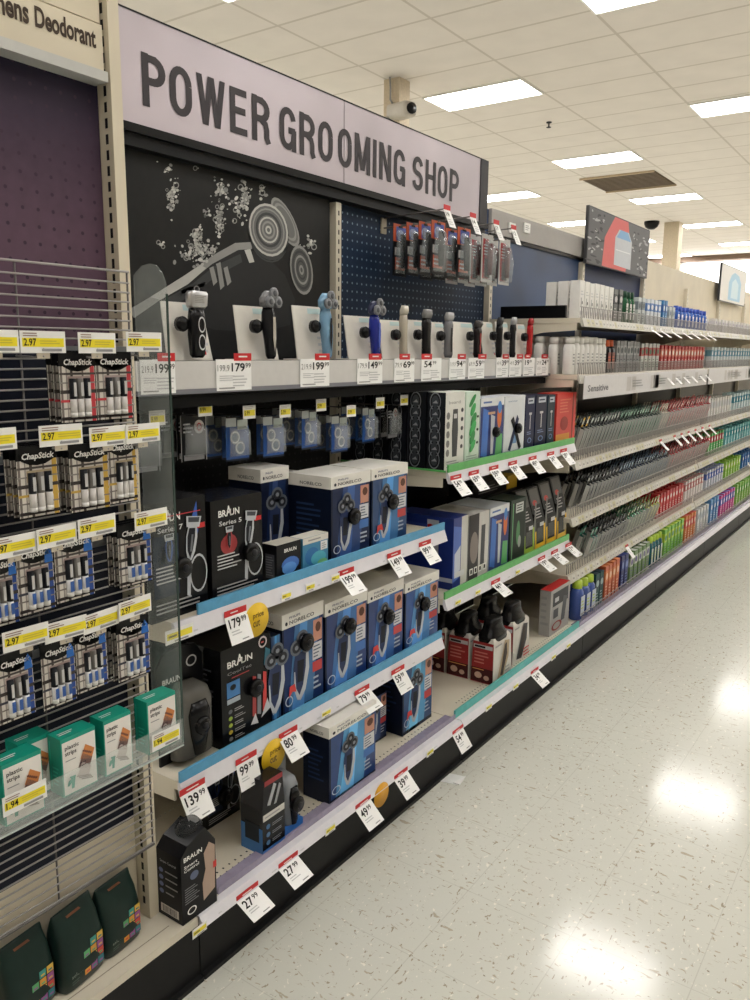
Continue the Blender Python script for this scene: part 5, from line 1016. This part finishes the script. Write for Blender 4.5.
row(PB((190,190,186),(170,60,60),(60,110,80)),'paste_box','box','white box with red band on the second oral care shelf','white boxes with red bands on the second shelf',641,660,zB_,pitch=.075,hs=.95)
row(PB((186,50,48),(214,120,100),(230,220,210)),'paste_box','box','red box on the second oral care shelf above the red-topped tags','red boxes on the second shelf',661,705,zB_,pitch=.08,hs=.9)
row(PB((206,216,220),(120,170,190),(240,240,240)),'paste_box','box','white and pale blue box on the farther second shelf','white and pale blue boxes on the farther second shelf',711,752,zB_,pitch=.11,hs=.9)
DG=(30,44,42)
row(TB((40,42,40),(226,180,60),(200,204,196)),'toothbrush_pack','toothbrush pack','black and yellow brush pack at the left end of the third shelf','black and yellow brush packs on the third shelf',576,583,zC,pitch=.06,lean=.28,deep=3)
row(TB((26,32,34),(50,54,54),(170,180,176)),'toothbrush_pack','toothbrush pack','black brush pack with grey bristles on the third shelf','black brush packs on the third shelf',584,614,zC,pitch=.052,lean=.28,deep=3)
row(TB((28,50,44),(40,80,64),(150,190,170)),'toothbrush_pack','toothbrush pack','dark green brush pack on the third shelf','dark green brush packs on the third shelf',615,655,zC,pitch=.054,lean=.28,deep=3)
row(TB((206,196,180),(170,150,120),(220,214,200)),'toothbrush_pack','toothbrush pack','beige brush pack between green and red ones on the third shelf','beige brush packs on the third shelf',656,663,zC,pitch=.06,lean=.28,deep=3)
row(TB((170,40,44),(196,54,54),(226,190,186)),'toothbrush_pack','toothbrush pack','red brush pack on the third oral care shelf','red brush packs on the third shelf',664,706,zC,pitch=.066,lean=.28,deep=3)
row(PB((220,218,214),(206,206,206),(190,196,200)),'paste_box','box','plain white box past the red brush packs on the farther third shelf','plain white boxes on the farther third shelf',708,732,zC,pitch=.1,deep=3,dp=.08,hs=1)
row(PB((190,210,214),(60,140,160),(226,230,230)),'paste_box','box','teal and white box at the right edge of the farther third shelf','teal and white boxes on the farther third shelf',733,756,zC,pitch=.12,deep=2,hs=1.05)
row(TB((24,26,28),(44,46,50),(150,154,156)),'toothbrush_pack','toothbrush pack','plain black brush pack at the left of the fourth shelf','plain black brush packs on the fourth shelf',583,614,zD,pitch=.055,lean=.28,deep=3,hs=.85)
row(TB((24,36,58),(50,84,120),(150,170,186)),'toothbrush_pack','toothbrush pack','dark blue brush pack on the fourth oral care shelf','dark blue brush packs on the fourth shelf',615,664,zD,pitch=.056,lean=.28,deep=3,hs=.88)
row(TB((176,40,46),(190,46,50),(214,180,176)),'toothbrush_pack','toothbrush pack','red brush pack on the fourth oral care shelf','red brush packs on the fourth shelf',665,706,zD,pitch=.07,lean=.28,deep=3,hs=.9)
row(PB((90,180,100),(190,60,80),(230,230,226)),'paste_box','box','green and red box on the farther fourth shelf','green and red boxes on the farther fourth shelf',708,724,zD,pitch=.1,deep=3)
row(PB((120,190,196),(60,160,170),(230,236,236)),'paste_box','box','aqua box on the farther fourth shelf','aqua boxes on the farther fourth shelf',725,756,zD,pitch=.12,deep=2)
row(TB((30,90,80),(60,170,140),(190,210,200)),'toothbrush_pack','toothbrush pack','teal brush pack at the left end of the fifth shelf','teal brush packs on the fifth shelf',587,594,zE,pitch=.06,lean=.28,deep=2,hs=.8)
row(TB((30,32,36),(60,62,66),(150,154,156)),'toothbrush_pack','toothbrush pack','black and grey brush pack on the fifth oral care shelf','black and grey brush packs on the fifth shelf',595,622,zE,pitch=.056,lean=.28,deep=3,hs=.82)
row(TB((34,110,70),(40,130,80),(220,224,200)),'toothbrush_pack','toothbrush pack','green and white brush pack on the fifth oral care shelf','green and white brush packs on the fifth shelf',623,642,zE,pitch=.06,lean=.28,deep=3,hs=.85)
row(TB((206,206,120),(50,120,80),(230,230,190)),'toothbrush_pack','toothbrush pack','yellow and green brush pack on the fifth oral care shelf','yellow and green brush packs on the fifth shelf',643,656,zE,pitch=.065,lean=.28,deep=3,hs=.85)
row(PB((190,40,46),(206,60,60),(226,210,206)),'paste_box','box','glossy red box on the fifth oral care shelf','glossy red boxes on the fifth shelf',657,684,zE,pitch=.075,deep=3,hs=.95)
row(PB((220,212,210),(196,120,120),(226,222,220)),'paste_box','box','white and pink box on the fifth oral care shelf','white and pink boxes on the fifth shelf',685,704,zE,pitch=.08,deep=3,hs=.95)
row(PB((200,206,220),(90,120,200),(230,230,236)),'paste_box','box','white and violet blue box on the farther fifth shelf','white and violet blue boxes on the farther fifth shelf',706,724,zE,pitch=.1,deep=2,hs=.95)
row(PB((150,206,80),(180,220,90),(230,236,220)),'paste_box','box','lime green box on the farther fifth shelf','lime green boxes on the farther fifth shelf',725,741,zE,pitch=.11,deep=2,hs=.95)
row(PB((50,120,190),(40,100,180),(220,230,236)),'paste_box','box','bright blue box at the right edge of the fifth shelf','bright blue boxes on the farther fifth shelf',742,756,zE,pitch=.12,deep=2,hs=.95)
XD = -1.37
row(gm('bb',bottle,(60,84,150),(170,196,60),(190,200,216),.042,.2),'bottle','bottle','large blue bottle with lime cap on the bottom deck beside the red-topped box','blue bottles with lime caps on the deck',578,595,DECK,X=XD,pitch=.088,deep=2,dp=.09,hs=1.0)
row(PB((30,70,70),(40,60,70),(150,170,170)),'paste_box','box','dark teal box on the bottom deck','dark teal boxes on the bottom deck',596,604,DECK,X=XD,pitch=.06,hs=1.1)
row(PB((190,96,60),(206,120,70),(226,190,160)),'paste_box','box','orange box on the bottom deck','orange boxes on the bottom deck',605,620,DECK,X=XD,pitch=.07,hs=1.15)
row(PB((34,44,100),(40,60,130),(120,140,190)),'paste_box','box','navy box on the bottom deck beside the orange ones','navy boxes on the bottom deck',621,629,DECK,X=XD,pitch=.07,hs=1.15)
row(PB((110,140,90),(190,196,186),(90,80,130)),'paste_box','box','olive and white box on the bottom deck','olive and white boxes on the bottom deck',630,650,DECK,X=XD,pitch=.075,hs=1.05)
row(BO((30,90,100),(170,200,60),(190,206,200)),'bottle','bottle','teal bottle with lime cap on the bottom deck','teal bottles with lime caps on the deck',651,663,DECK,X=XD,pitch=.075,hs=1.15)
row(PB((120,180,70),(170,200,60),(40,120,90)),'paste_box','box','lime green box on the bottom deck','lime green boxes on the bottom deck',664,684,DECK,X=XD,pitch=.08,hs=1.15)
row(PB((206,120,60),(200,60,50),(230,210,190)),'paste_box','box','orange and red box on the bottom deck','orange and red boxes on the bottom deck',685,696,DECK,X=XD,pitch=.08,hs=1.15)
row(PB((206,206,204),(190,196,200),(150,160,170)),'paste_box','box','white box on the bottom deck','white boxes on the bottom deck',697,709,DECK,X=XD,pitch=.09,hs=1.1)
row(PB((96,150,200),(70,130,190),(220,226,230)),'paste_box','box','sky blue box on the bottom deck','sky blue boxes on the bottom deck',710,719,DECK,X=XD,pitch=.1,hs=1.2)
row(PB((206,80,150),(90,110,190),(230,220,230)),'paste_box','box','pink and violet box on the bottom deck','pink and violet boxes on the bottom deck',720,735,DECK,X=XD,pitch=.1,hs=1.1)
row(PB((140,190,90),(110,180,80),(230,236,210)),'paste_box','box','pale green box at the right edge of the bottom deck','pale green boxes on the far bottom deck',736,756,DECK,X=XD,pitch=.12,hs=1.15)
# deck fence of the oral care bays
t = thing('wire_fence','low wire fence along the bottom deck of the oral care bays','fence')
q = MB(); y = M2+.06
while y < M6: q.box(-1.349,-1.347,y,y+.003,DECK+.001,DECK+.05,WIRE); y += .028
q.box(-1.3495,-1.3465,M2+.05,M6,DECK+.05,DECK+.053,WIRE); q.build('fence_wires',t)
# scrap of paper on the floor
p = hit(452,779,2,0); q = MB(); q.prism([(-.04,-.03,0),(.035,-.035,0),(.045,.03,0),(-.03,.035,0)],(0,0,.001),K(222,224,222)); q.prism([(.01,-.03,.001),(.035,-.035,.001),(.045,.03,.001)],(0,0,.004),K(228,228,226))
tag(q.build('paper_scrap',loc=(p.x,p.y,.0005),rz=.3),'small white paper scrap on the floor beside the black kick plate','paper')
# ------------------------------------------------------------------ camera, light
cd = bpy.data.cameras.new('camera'); cd.sensor_fit = 'HORIZONTAL'; cd.sensor_width = 36; cd.lens = F_PX/750*36; cd.clip_start = .02; cd.clip_end = 100
co = bpy.data.objects.new('camera',cd); col.objects.link(co)
from mathutils import Matrix
co.matrix_world = Matrix(((_R.x,_U.x,-_F.x,CAM.x),(_R.y,_U.y,-_F.y,CAM.y),(_R.z,_U.z,-_F.z,CAM.z),(0,0,0,1)))
bpy.context.scene.camera = co
w = bpy.data.worlds.new('world'); w.use_nodes = True; w.node_tree.nodes['Background'].inputs[0].default_value = (1,.97,.92,1); w.node_tree.nodes['Background'].inputs[1].default_value = .3
bpy.context.scene.world = w
vs = bpy.context.scene.view_settings; vs.view_transform = 'Standard'; vs.look = 'None'; vs.exposure = 0; vs.gamma = 1
